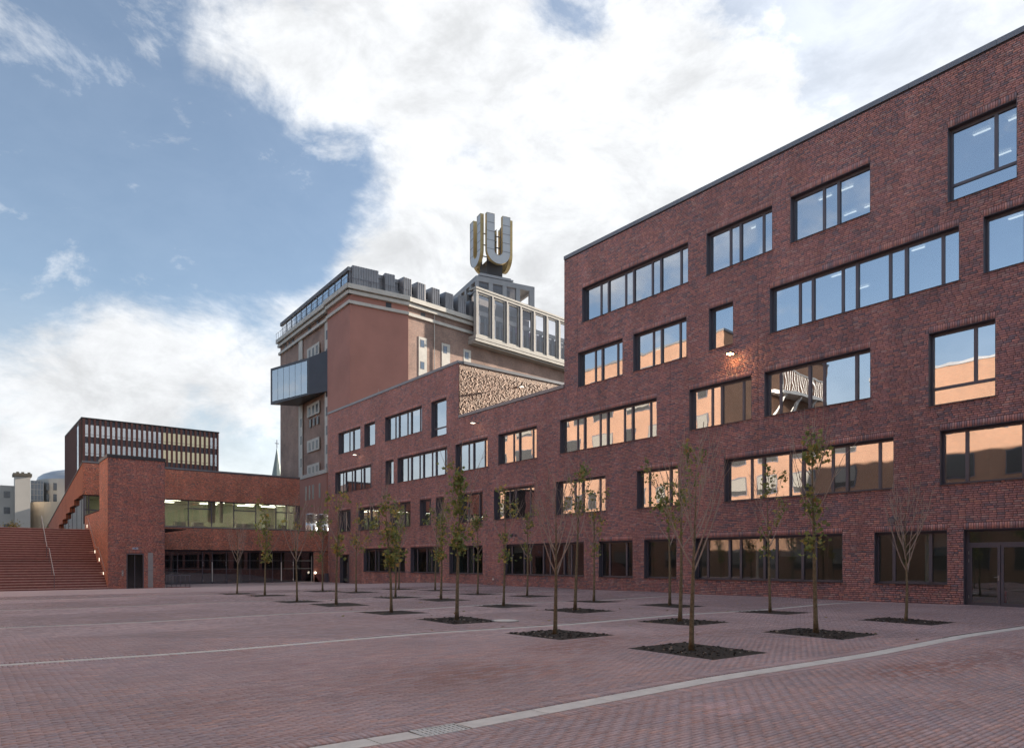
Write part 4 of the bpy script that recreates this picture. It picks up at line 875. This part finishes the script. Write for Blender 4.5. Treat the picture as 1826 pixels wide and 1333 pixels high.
    for z0, z1 in ((37.0, 37.9), (45.0, 45.65)): MB().obox(Pc, e2, e1, .2, 9, -.05, .5, z0, z1).build('flank_beam', coping_m, cr)
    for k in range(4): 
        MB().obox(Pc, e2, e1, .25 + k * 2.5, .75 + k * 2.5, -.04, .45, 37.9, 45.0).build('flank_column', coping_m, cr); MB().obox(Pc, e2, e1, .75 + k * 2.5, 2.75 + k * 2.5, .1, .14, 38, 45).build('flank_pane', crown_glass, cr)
    # set-back lantern and stepped plinth
    Q = np.array([68.667, 96.152]); up = thing('roof_lantern', tuple(Q + e1 * 5 + e2 * 4) + (44,), 'set back grey lantern with four openings under the giant letter', 'roof lantern')
    ob = lambda a0, a1, b0, b1, z0, z1, nm, mt, par=up: MB().obox(Q, e1, e2, a0, a1, b0, b1, z0, z1).build(nm, mt, par)
    grey = M('lantern_grey', (.29, .30, .32), .6, .2, nscale=.6, namt=.1)
    ob(0, 11.2, 0, .5, 49.0, 49.85, 'beam', grey); ob(0, .5, .5, 10, 49.0, 49.85, 'beam', grey); ob(10.7, 11.2, .5, 10, 49.0, 49.85, 'beam', grey); ob(0, 11.2, 10, 10.5, 49.0, 49.85, 'beam', grey)
    ob(0, 11.2, 0, .5, 44, 46.6, 'apron', grey); ob(0, .5, .5, 10, 44, 46.6, 'apron', grey)
    for a0, a1 in ((0, .5), (2.35, 3.12), (4.97, 5.75), (7.57, 8.36), (10.2, 11.2)): ob(a0, a1, .02, .48, 46.6, 49.0, 'pier', grey)
    for a0, a1 in ((.5, 2.35), (3.12, 4.97), (5.75, 7.57)): ob(a0, a1, .25, .28, 46.6, 49.0, 'pane', crown_glass)
    for b in (2.2, 4.4, 6.6, 8.8): ob(.02, .48, b, b + .7, 46.6, 49.0, 'pier', grey)
    ob(2, 7.8, 3, 9, 44, 49.5, 'core', MATS['crown_inner'])
    ob(.5, 10.7, .5, 10, 49.5, 49.8, 'deck', grey); ob(.9, 7.6, .7, 8, 49.85, 50.2, 'plinth', grey); ob(1.15, 7.3, 1.0, 7.6, 50.2, 50.38, 'plinth', frame_m); ob(1.0, 7.45, .8, 7.8, 50.38, 50.65, 'plinth', grey); ob(1.3, 7.1, 1.1, 7.4, 50.65, 50.95, 'plinth', grey)
    # the four letters
    gold = M('gold_edge', (.46, .36, .18), .45, .5, nscale=1.5, namt=.15); face = M('letter_face', (.50, .53, .56), .5, .1, nscale=.6, namt=.06)
    lt = thing('letter_sign', tuple(Q + e1 * 4.9 + e2 * 4) + (50.95,), 'giant four sided letter U with grey faces and gold edges', 'letter sign')
    cen = Q + e1 * 4.9 + e2 * 4.55; H = 8.45; w = 2.265; si = .76; zb = 53.3
    def arc(r, n=20): return [(-r * math.cos(math.pi * k / n), w - r * math.sin(math.pi * k / n)) for k in range(n + 1)]
    outer = [(-w, H)] + arc(w) + [(w, H)]; inner = [(-si, H)] + arc(si) + [(si, H)]
    for k in range(4):
        a = math.pi / 2 * k; dx = np.array([e1[0] * math.cos(a) + e2[0] * math.sin(a), e1[1] * math.cos(a) + e2[1] * math.sin(a)]); dn = np.array([dx[1], -dx[0]])
        off = 3.05; th = .6
        def V(p, d): q = cen + dx * p[0] + dn * (off + d); return (q[0], q[1], zb + p[1])
        fb = MB(); sb = MB(); n = len(outer)
        for i in range(n - 1):
            fb.quad(V(outer[i], 0), V(outer[i + 1], 0), V(inner[i + 1], 0), V(inner[i], 0))
            sb.quad(V(outer[i], -th), V(outer[i + 1], -th), V(outer[i + 1], .06), V(outer[i], .06)); sb.quad(V(inner[i + 1], -th), V(inner[i], -th), V(inner[i], .06), V(inner[i + 1], .06))
            sb.quad(V(inner[i], -th), V(inner[i + 1], -th), V(outer[i + 1], -th), V(outer[i], -th))
        for s in (0, n - 1): sb.quad(V(outer[s], -th), V(outer[s], .06), V(inner[s], .06), V(inner[s], -th))
        le = sb.build('letter_edge', gold, lt); fb.build('letter_face', face, le)
        for zz in (1.9, 3.4, 4.95, 6.45):
            for s in (-1, 1): 
                p0 = cen + dx * (s * (si + .02)) + dn * (off + .005); p1 = cen + dx * (s * (w - .02)) + dn * (off + .005)
                MB().prism([tuple(p0), tuple(p1), tuple(p1 + dn * .02), tuple(p0 + dn * .02)], zb + zz + .4, zb + zz + .46).build('panel_joint', frame_m, le)
    for sx in (-1, 1):
        for sy in (-1, 1):
            q = cen + e1 * sx * 1.3 + e2 * sy * 1.3; MB().tube([(q[0], q[1], 50.9), (q[0], q[1], 60.5)], .16, 8).build('support', frame_m, lt)
    MB().obox(cen, e1, e2, -1.5, 1.5, -1.5, 1.5, 50.9, 54.2).build('support_block', M('support_dark', (.03, .03, .035), .6), lt)
    for z in (55.5, 57.5, 59.5):
        for d_ in (e1, e2): MB().tube([tuple(cen - d_ * 2.2) + (z,), tuple(cen + d_ * 2.2) + (z,)], .10, 6).build('brace', frame_m, lt)
dark_pane_b = M('small_blue_pane', (.10, .14, .20), .08, spec=.9)
bay_glass = glass('bay_glass', .42, (.5, .54, .56)); roof_glass = glass('roof_glass', .62, (.55, .6, .64)); crown_glass = glass('crown_glass', .10, (.88, .88, .90))
build_tower()
def ducts():
    alu = M('aluminium_duct', (.78, .78, .78), .22, .85, nscale=1.0, namt=.06)
    for i, (x, y) in enumerate(((30.7, 74.0), (32.05, 74.0))):
        t = thing('vent_duct', (x, y, 4.3), ('left' if i == 0 else 'right') + ' one of two shiny ventilation ducts on the low roof', 'vent duct', 'shiny ventilation ducts on the low roof')
        MB().tube([(x, y, 4.2), (x, y, 6.0)], .66, 20).build('shaft', alu, t, True)
        for k in range(5): MB().tube([(x, y, 6.0 + k * .17), (x, y, 6.05 + k * .17), (x, y, 6.1 + k * .17)], [.62, .72, .62], 20).build('louvre_ring', alu, t)
        MB().tube([(x, y, 6.85), (x, y, 6.93)], [.70, .5], 20).build('cap', alu, t)
ducts()

# ------------------------------------------------------------------ buildings further off
def black_block():
    x0, x1, y0, y1, zt = 12.74, 29.58, 104.82, 122.1, 20.18
    t = thing('office_block', (21, 113, 0), 'dark office block with close vertical brick fins behind the canteen', 'building')
    fin = M('fin_brick', (.14, .066, .056), .8, nscale=1.5, namt=.15); span = M('spandrel', (.085, .09, .11), .45, .2, nscale=.8, namt=.1); side = M('dark_cladding', (.095, .082, .07), .7, nscale=.8, namt=.2)
    MB().box(x0, y0 + .3, 0, x1, y1, zt - .1).build('body', side, t); MB().box(x0 - .08, y0 - .05, zt - .1, x1 + .08, y1, zt + .06).build('roof_edge', M('black_edge', (.02, .02, .022), .5), t)
    k = 0
    while x0 + .33 + k * .613 < x1 - .3:
        x = x0 + .30 + k * .613; MB().box(x - .20, y0 - .07, 12, x + .06, y0 + .3, zt - .1).build('fin', fin, t)
        if x + .45 < x1:
            MB().box(x + .06, y0 + .17, 12, x + .413, y0 + .22, zt - .1).build('spandrel', span, t)
            lit = k > 14 and k < 25
            for z0, z1 in ((17.8, 19.33), (15.35, 16.95), (12.9, 14.4)):
                w = MB().box(x + .06, y0 + .06, z0, x + .413, y0 + .168, z1).build('window', lit_win if lit else sky_win, t); MB().box(x + .06, y0 + .04, z0 + .27, x + .413, y0 + .059, z0 + .32).build('bar', frame_m, w)
        k += 1
    MB().box(x1 - .25, y0 - .02, 12, x1, y0 + .3, zt - .1).build('fin', fin, t)
    n = 14
    for k in range(40): 
        y = y0 + .5 + k * .43
        if 107.2 < y < 109.3: continue
        MB().box(x0 - .06, y, 4, x0 - .003, y + .22, zt - .1).build('side_slat', fin, t)
    w = MB().box(x0 - .05, 107.4, 5, x0 - .004, 109.15, zt - .6).build('slot_window', M('blue_reveal', (.05, .06, .16), .4), t); MB().box(x0 - .06, 107.5, 5, x0 - .051, 108.5, zt - .7).build('pane', sky_win, w)
sky_win = glass('office_glass', .42, (.4, .45, .5)); lit_win = M('lit_office_window', (.40, .37, .25), .15, emit=.20)
black_block()
def beige():
    tile = M('beige_panel', (.58, .49, .38), .8, nscale=.3, namt=.08); grey = M('grey_panel', (.45, .43, .40), .7, nscale=.3, namt=.08); metal = M('curved_metal_roof', (.40, .42, .45), .35, .6, nscale=.2, namt=.05)
    dk = M('far_window', (.05, .06, .08), .1, spec=.8)
    a = thing('apartment_slab', (5, 186, 0), 'flat beige slab building at the far left edge', 'building'); MB().box(-8, 183.4, 0, 10.0, 196, 17.9).build('wall', grey, a)
    for z in (16.0, 12.6, 9.0): 
        for x in (8.6, 4.0, -1): w = MB().box(x - .55, 183.35, z - .7, x + .55, 183.398, z + .7).build('window', dk, a); MB().box(x - .03, 183.33, z - .7, x + .03, 183.349, z + .7).build('mullion', frame_m, w)
    s = thing('stair_tower', (11, 182, 0), 'square beige stair tower topped by a dark flat cap', 'tower'); MB().box(9.9, 181.5, 0, 12.6, 185, 19.9).build('wall', grey, s); MB().box(9.6, 181.2, 19.9, 12.9, 185.3, 20.5).build('cap', M('cap_brown', (.10, .09, .075), .8), s)
    for x in (10.2, 11.1, 12.2): MB().box(x, 182.5, 20.5, x + .5, 183.2, 20.9).build('vent', MATS['cap_brown'], s)
    r = thing('rotunda_building', (20, 190, 0), 'rounded beige office building with curved metal roof', 'building')
    cyl = lambda cx, cy, rad, z0, z1, nm, mt, n=48: MB().prism([(cx + rad * math.cos(2 * math.pi * k / n), cy + rad * math.sin(2 * math.pi * k / n)) for k in range(n)], z0, z1).build(nm, mt, r)
    cyl(23, 191, 11, 0, 14.8, 'lower_drum', tile); cyl(23.5, 193, 9.0, 14.8, 20.3, 'upper_drum', grey)
    n = 48; m = MB()
    for j in range(6):
        r0, r1 = 9.0 * math.cos(j * math.pi / 12), 9.0 * math.cos((j + 1) * math.pi / 12); z0, z1 = 20.3 + 3.0 * math.sin(j * math.pi / 12), 20.3 + 3.0 * math.sin((j + 1) * math.pi / 12)
        for k in range(n):
            c = lambda rr, kk, zz: (23.5 + rr * math.cos(2 * math.pi * kk / n), 193 + rr * math.sin(2 * math.pi * kk / n), zz); m.quad(c(r0, k, z0), c(r0, k + 1, z0), c(r1, k + 1, z1), c(r1, k, z1))
    m.build('curved_roof', metal, r, True)
    for x, zz in ((16.3, (18.5, 16.0)), (17.5, (18.5, 16.0)), (21.0, (18.5, 16.0))):
        yy = 193 - math.sqrt(max(81 - (x - 23.5) ** 2, 0))
        for z in zz: MB().box(x - .35, yy - .25, z - .8, x + .35, yy + .4, z + .8).build('window', dk, r)
    g = MB().box(13.0, 186.5, 13, 15.4, 189, 19.6).build('glass_bay', M('glass_grid', (.09, .12, .17), .12, spec=.8), r)
    for k in range(5): MB().box(13.0 + k * .58, 186.42, 13, 13.07 + k * .58, 186.49, 19.6).build('bar', steel_m, g)
    for k in range(5): MB().box(13.0, 186.41, 14 + k * 1.2, 15.4, 186.47, 14.08 + k * 1.2).build('bar', steel_m, g)
    MB().tube([(20, 192, 20), (20, 192, 27)], .06, 5).build('antenna', steel_m, r)
beige()
def spire():
    x, y = 64.7, 178.5; t = thing('church_spire', (x, y, 0), 'slim pale copper church spire beside the old high rise', 'spire'); cop = M('copper_green', (.20, .25, .25), .6, .2, nscale=.4, namt=.12)
    MB().prism([(x - 3, y - 3), (x + 3, y - 3), (x + 3, y + 3), (x - 3, y + 3)], 0, 19).build('belfry', MATS['grey_panel'], t)
    m = MB(); n = 8; b = [(x + 2.3 * math.cos(math.pi / 8 + k * math.pi / 4), y + 2.3 * math.sin(math.pi / 8 + k * math.pi / 4)) for k in range(n)]
    for k in range(n): p, q = b[k], b[(k + 1) % n]; m.poly([(p[0], p[1], 17.5), (q[0], q[1], 17.5), (x, y, 31.3)])
    m.build('spire', cop, t); MB().tube([(x, y, 31), (x, y, 33)], .10, 5).build('finial', frame_m, t); MB().box(x - .5, y - .06, 32.0, x + .5, y + .06, 32.15).build('cross_arm', frame_m, t)
spire()
def link_block(ob, dk, bl):
    t = thing('opposite_link_block', (-12, 38, 0), 'low brick link between the two mirrored orange blocks', 'building')
    MB().box(-20, 30.02, -1.2, -6.05, 45.78, 15.0).build('wall', ob, t); MB().box(-20.1, 30.02, 15.0, -6.0, 45.78, 15.25).build('coping', coping_m, t)
    for z in (1.0, 4.9, 8.7, 12.0):
        for y in (31.4, 35.4, 39.4, 43.0):
            f = MB().box(-6.07, y, z, -6.0, y + 2.2, z + 1.9).build('window', frame_m, t); MB().box(-5.999, y + .08, z + .08, -5.99, y + 2.12, z + 1.82).build('pane', dk, f); MB().box(-5.989, y + .1, z + .5, -5.98, y + 2.1, z + 1.8).build('blind', bl, f)
def opposite():
    ob = brick_tex('opposite_brick', (.34, .172, .105), (.27, .140, .09), (.28, .21, .155), .25, .083, .012, .85, patch=.1)
    dk = M('opposite_window', (.05, .05, .05), .25, spec=.6); bl = M('blind', (.20, .19, .17), .6)
    for nm, y0, y1, zt, lab in (('opposite_tall_block', 45.8, 90.0, 27.0, 'tall orange brick block seen mirrored in the courtyard windows'), ('opposite_low_block', -14.0, 30.0, 18.2, 'lower orange brick block mirrored in the right hand windows')):
        t = thing(nm, (-12, (y0 + y1) / 2, 0), lab, 'building'); xb = -28.5 if zt > 20 else -20; MB().box(xb, y0, -1.2, -6.0, y1, zt).build('wall', ob, t); MB().box(xb - .1, y0 - .1, zt, -5.93, y1 + .1, zt + .25).build('coping', coping_m, t)
        if nm == 'opposite_low_block': link_block(ob, dk, bl)
        if nm == 'opposite_low_block': MB().box(-19.9, -32.0, -1.2, 29.0, -16.0, 14.5).build('added_wing', ob, t)  # unseen block behind the camera, added to darken reflections in the canteen glass
        if zt > 20:
            bal = MB().box(-24.5, 44.0, 21.4, -15.0, 45.79, 21.75).build('balcony', white_m, t)
            for k in range(20): MB().box(-24.5 + k * .5, 44.0, 21.75, -24.42 + k * .5, 44.08, 23.9).build('baluster', white_m, bal)
            MB().box(-24.5, 43.98, 23.9, -15.0, 44.1, 24.05).build('top_rail', white_m, bal)
            for x in (-23.0, -19.5, -16.5): MB().tube([(x, 44.3, 21.4), (x + .8, 45.75, 18.6)], .16, 6).build('strut', white_m, bal)
        rng = random.Random(8)
        for z in (1.0, 4.9, 8.7, 12.5, 16.3, 20.1, 23.4):
            if z + 2.8 > zt: continue
            y = y0 + 2.0
            while y < y1 - 4:
                w = rng.choice((1.4, 2.6, 3.8)); f = MB().box(-6.02, y, z, -5.95, y + w, z + 1.95).build('window', frame_m, t)
                MB().box(-5.949, y + .08, z + .08, -5.94, y + w - .08, z + 1.87).build('pane', dk, f)
                if rng.random() < .6:
                    h = rng.uniform(.9, 1.75)
                    MB().box(-5.939, y + .1, z + 1.85 - h, -5.93, y + w - .1, z + 1.85).build('blind', bl, f)
                y += w + rng.choice((1.0, 1.6, 2.2))
opposite()

# ------------------------------------------------------------------ trees in their pits
LEAF = np.array([[.205, .275, .095], [.250, .310, .105], [.300, .330, .115], [.400, .370, .120], [.500, .410, .120], [.470, .310, .110], [.155, .215, .080]])
def leaf_shape():
    pts = []
    for k in range(10):
        a = math.pi * 2 * k / 10 + math.pi / 10; r = (1.0 if k % 2 == 0 else 0.52) * (0.8 if k in (7, 8) else 1.0)
        pts.append((r * math.cos(a), r * math.sin(a), 0.10 if k % 2 == 0 else -0.04))
    return np.array([(0, 0, 0)] + pts)
LS = leaf_shape(); LT = np.array([(0, k, k % 10 + 1) for k in range(1, 11)])
def make_tree(i, x, y, h, kind, dens, yel):
    rng = random.Random(100 + i); z0 = gzf(x, y) - .03
    rows = {10: 'farthest from', 11: 'farthest from', 12: 'farthest from', 15: 'middle', 16: 'middle', 17: 'middle', 20: 'nearest', 21: 'nearest'}
    row = rows[int(x)]; same = sorted([q[1] for q in TREES if rows[int(q[0])] == row]); k = same.index(y)
    ordn = ['first', 'second', 'third', 'fourth', 'fifth', 'sixth', 'seventh', 'last'][k]
    what = {'b': 'bare', 'l': 'leafy', 's': 'sparsely leaved'}[kind]
    rw = 'in the middle row' if row == 'middle' else f'in the row {row} the facade'
    t = thing('young_tree', (x, y, z0), f'{what} young tree, {ordn} from the camera {rw}', 'tree', 'young trees in the courtyard pits')
    # trunk
    r0 = .030 + .0042 * h + rng.uniform(0, .006); fork = h * (rng.uniform(.36, .42) if kind == 'b' else rng.uniform(.40, .48))
    lean = (rng.uniform(-.03, .03), rng.uniform(-.03, .03)); pts, rad = [], []; n = 14
    bx, by = rng.uniform(-.04, .04), rng.uniform(-.04, .04)
    for j in range(n + 1):
        f = j / n; zz = f * h * (0.93 if kind != 'b' else .86)
        pts.append((x + lean[0] * zz + bx * math.sin(f * 5), y + lean[1] * zz + by * math.sin(f * 4 + 1), z0 + zz)); rad.append(max(r0 * (1 - f) ** .85 * (1.25 if j == 0 else 1), .007))
    MB().tube(pts, rad, 8).build('trunk', bark_m, t, True)
    def at(zz):
        f = min(zz / (pts[-1][2] - z0), 1) * n; a = min(int(f), n - 1); f -= a; return Vector(pts[a]).lerp(Vector(pts[a + 1]), f), rad[a]
    anchors = []; br = MB(); tops = []
    nb = rng.randint(13, 16) if kind == 'b' else rng.randint(7, 11)
    for b in range(nb):
        f = b / nb; zs = fork + (pts[-1][2] - z0 - fork) * (f ** 1.1) * .92; p, r = at(zs); a = b * 2.4 + rng.uniform(-.5, .5)
        tilt = rng.uniform(.16, .36) if kind == 'b' else rng.uniform(.22, .45); ln = (h - zs) * rng.uniform(.55, .85) + .25; ln = min(ln, 1.9 if kind == 'b' else 1.5)
        P = [p]; d = Vector((math.cos(a) * math.sin(tilt + .3), math.sin(a) * math.sin(tilt + .3), math.cos(tilt + .3)))
        for s in range(6):
            d = (d + Vector((rng.uniform(-.10, .10), rng.uniform(-.10, .10), .13))).normalized(); P.append(P[-1] + d * ln / 6)
        m = MB(); m.tube(P, [max(r * .62 * (1 - q / 7), .005) for q in range(7)], 5)
        for q in range(2, 7):
            anchors.append(P[q])
            if rng.random() < (.85 if kind == 'b' else .45):
                dd = (d + Vector((rng.uniform(-.8, .8), rng.uniform(-.8, .8), rng.uniform(0, .4)))).normalized(); l2 = rng.uniform(.18, .5); e1 = P[q] + dd * l2 * .5; e2 = e1 + (dd + Vector((0, 0, .25))).normalized() * l2 * .5
                m.tube([P[q], e1, e2], [.006, .005, .0038], 4); anchors.append(e2)
        if rng.random() < .8:
            q0 = P[3]; d2 = (d + Vector((rng.uniform(-.25, .25), rng.uniform(-.25, .25), .5))).normalized(); l3 = rng.uniform(.5, 1.1); q1 = q0 + d2 * l3 * .5; m.tube([q0, q1, q1 + (d2 + Vector((rng.uniform(-.12, .12), 0, .2))).normalized() * l3 * .5], [.0075, .006, .004], 4)
        m.build('branch', twig_m, t)
    if dens > 0:
        rs = np.random.RandomState(300 + i); nl = int(400 * dens); C_, S_ = [], []
        nc = max(7, int(16 * dens)); cl = []
        for c in range(nc):
            if kind == 'l' and rng.random() < .7 or rng.random() < .45:
                zz = h * (.40 + .5 * rng.random() ** (1.6 if kind == 'l' else 1.0)); p, _ = at(min(zz, h * .92)); cl.append(Vector(p) + Vector((rng.gauss(0, .09), rng.gauss(0, .09), 0)))
            else: cl.append(rng.choice(anchors))
        V, Fc, T = [], [], []
        for k in range(nl):
            c = cl[rng.randrange(nc)]; p = np.array(c) + rs.normal(0, 1, 3) * (.105, .105, .135); s = rs.uniform(.045, .085)
            A = rs.normal(0, 1, (3, 3)); A[2] += (0, 0, .8); q, _ = np.linalg.qr(A.T); V.append((LS * s) @ q.T + p - np.array((x, y, z0))); Fc.append(LT + 11 * k)
            T.append(LEAF[rs.choice([3, 4, 4, 5]) if rs.rand() < yel * .8 else rs.choice([0, 1, 1, 2, 6])] * rs.uniform(.8, 1.2))
        me = mesh_np('crown', np.concatenate(V), np.concatenate(Fc), np.repeat(np.array(T), 10, 0), leaf_m)
        o = bpy.data.objects.new('crown', me); o.parent = t; col.objects.link(o); o['kind'] = 'stuff'
for i, tr in enumerate(TREES): make_tree(i, *tr)
def build_pits():
    rs = np.random.RandomState(4); pebble = M('pebble', (.22, .20, .18), .8)
    for i, (x0, x1, y0, y1) in enumerate(pits):
        n = 22; xs = np.linspace(x0, x1, n); ys = np.linspace(y0, y1, n); X, Y = np.meshgrid(xs, ys)
        Z = gz(X, Y) - .012 + rs.uniform(-.012, .022, X.shape) * np.minimum(1, 6 * np.minimum(np.minimum(X - x0, x1 - X), np.minimum(Y - y0, y1 - Y)) + .15)
        k = (np.arange(n - 1)[:, None] * n + np.arange(n - 1)[None]).ravel()
        cx, cy, cz = (x0 + x1) / 2, (y0 + y1) / 2, gzf((x0 + x1) / 2, (y0 + y1) / 2)
        V = np.stack([X - cx, Y - cy, Z - cz + .012], -1).reshape(-1, 3)
        me = mesh_np('tree_pit', V, np.stack([k, k + 1, k + n + 1, k + n], 1), None, soil_m); o = bpy.data.objects.new('tree_pit', me); o.location = (cx, cy, cz); col.objects.link(o); o['kind'] = 'structure'
        if i in (20, 22, 23, 15, 11, 19, 16):
            m = 150; a = rs.rand(m); b = rs.rand(m); px = x0 + .08 + a * (x1 - x0 - .16); py = y0 + .08 + b * (y1 - y0 - .16); s = rs.uniform(.006, .028, m); pz = gz(px, py) + .012
            lo = np.column_stack([px - s, py - s * .8, pz - s]); hi = np.column_stack([px + s, py + s * .8, pz + s * .7]); sh = rs.uniform(.012, .05, (m, 1)); sh[rs.rand(m) < .08] = .25
            boxes('clods', lo, hi, np.array([[1.1, 1.0, .9]]) * sh, paver_m, parent=o)['kind'] = 'stuff'
build_pits()
def shrubs():
    for i, (x, y, w, h, yel) in enumerate(((4.5, 84.0, .8, 1.25, .8), (8.0, 93.0, .9, 1.1, .6), (2.9, 86.0, .5, .8, .5))):
        t = thing('shrub', (x, y, ztop), ('yellow leaved shrub', 'reddish thin shrub beside the stair handrail', 'small dull green shrub')[i] + ' showing over the top of the stairs', 'shrub', 'shrubs above the stairs')
        rs = np.random.RandomState(60 + i); rng = random.Random(i); m = MB()
        for k in range(9): a = rng.uniform(0, 6.28); m.tube([(x, y, ztop - .02), (x + math.cos(a) * w * .3, y + math.sin(a) * w * .3, ztop + h * .5), (x + math.cos(a) * w * .6, y + math.sin(a) * w * .6, ztop + h * .95)], [.015, .01, .005], 4)
        m.build('stems', twig_m, t); V, Fc, T = [], [], []; nl = 220
        for k in range(nl):
            p = rs.normal(0, 1, 3) * (w * .38, w * .38, h * .22) + (0, 0, h * .65); q, _ = np.linalg.qr(rs.normal(0, 1, (3, 3))); V.append((LS * rs.uniform(.05, .1)) @ q.T + p); Fc.append(LT + 11 * k)
            T.append((np.array([.30, .25, .05]) if rs.rand() < yel else np.array([.10, .12, .04])) * rs.uniform(.7, 1.3))
        me = mesh_np('foliage', np.concatenate(V), np.concatenate(Fc), np.repeat(np.array(T), 10, 0), leaf_m); o = bpy.data.objects.new('foliage', me); o.parent = t; col.objects.link(o); o['kind'] = 'stuff'
shrubs()

def fallen_leaves():
    rs = np.random.RandomState(77); V, Fc, T = [], [], []; k = 0
    for x, y, h, kind, dens, yel in TREES:
        for _ in range(int(9 * dens)):
            px, py = x + rs.normal(0, 1.3), y + rs.normal(0, 1.3)
            if px > XF - .3: continue
            q, _r = np.linalg.qr(np.eye(3) + rs.normal(0, .22, (3, 3))); V.append((LS * rs.uniform(.04, .075)) @ q.T + (px, py, gzf(px, py) + .016)); Fc.append(LT + 11 * k); k += 1
            T.append(LEAF[rs.choice([3, 4, 5, 5])] * rs.uniform(.35, .8))
    me = mesh_np('fallen_leaves', np.concatenate(V), np.concatenate(Fc), np.repeat(np.array(T), 10, 0), leaf_m); o = bpy.data.objects.new('fallen_leaves', me); col.objects.link(o); o['kind'] = 'stuff'; tag(o, 'few curled brown leaves lying on the paving', 'leaves')
fallen_leaves()
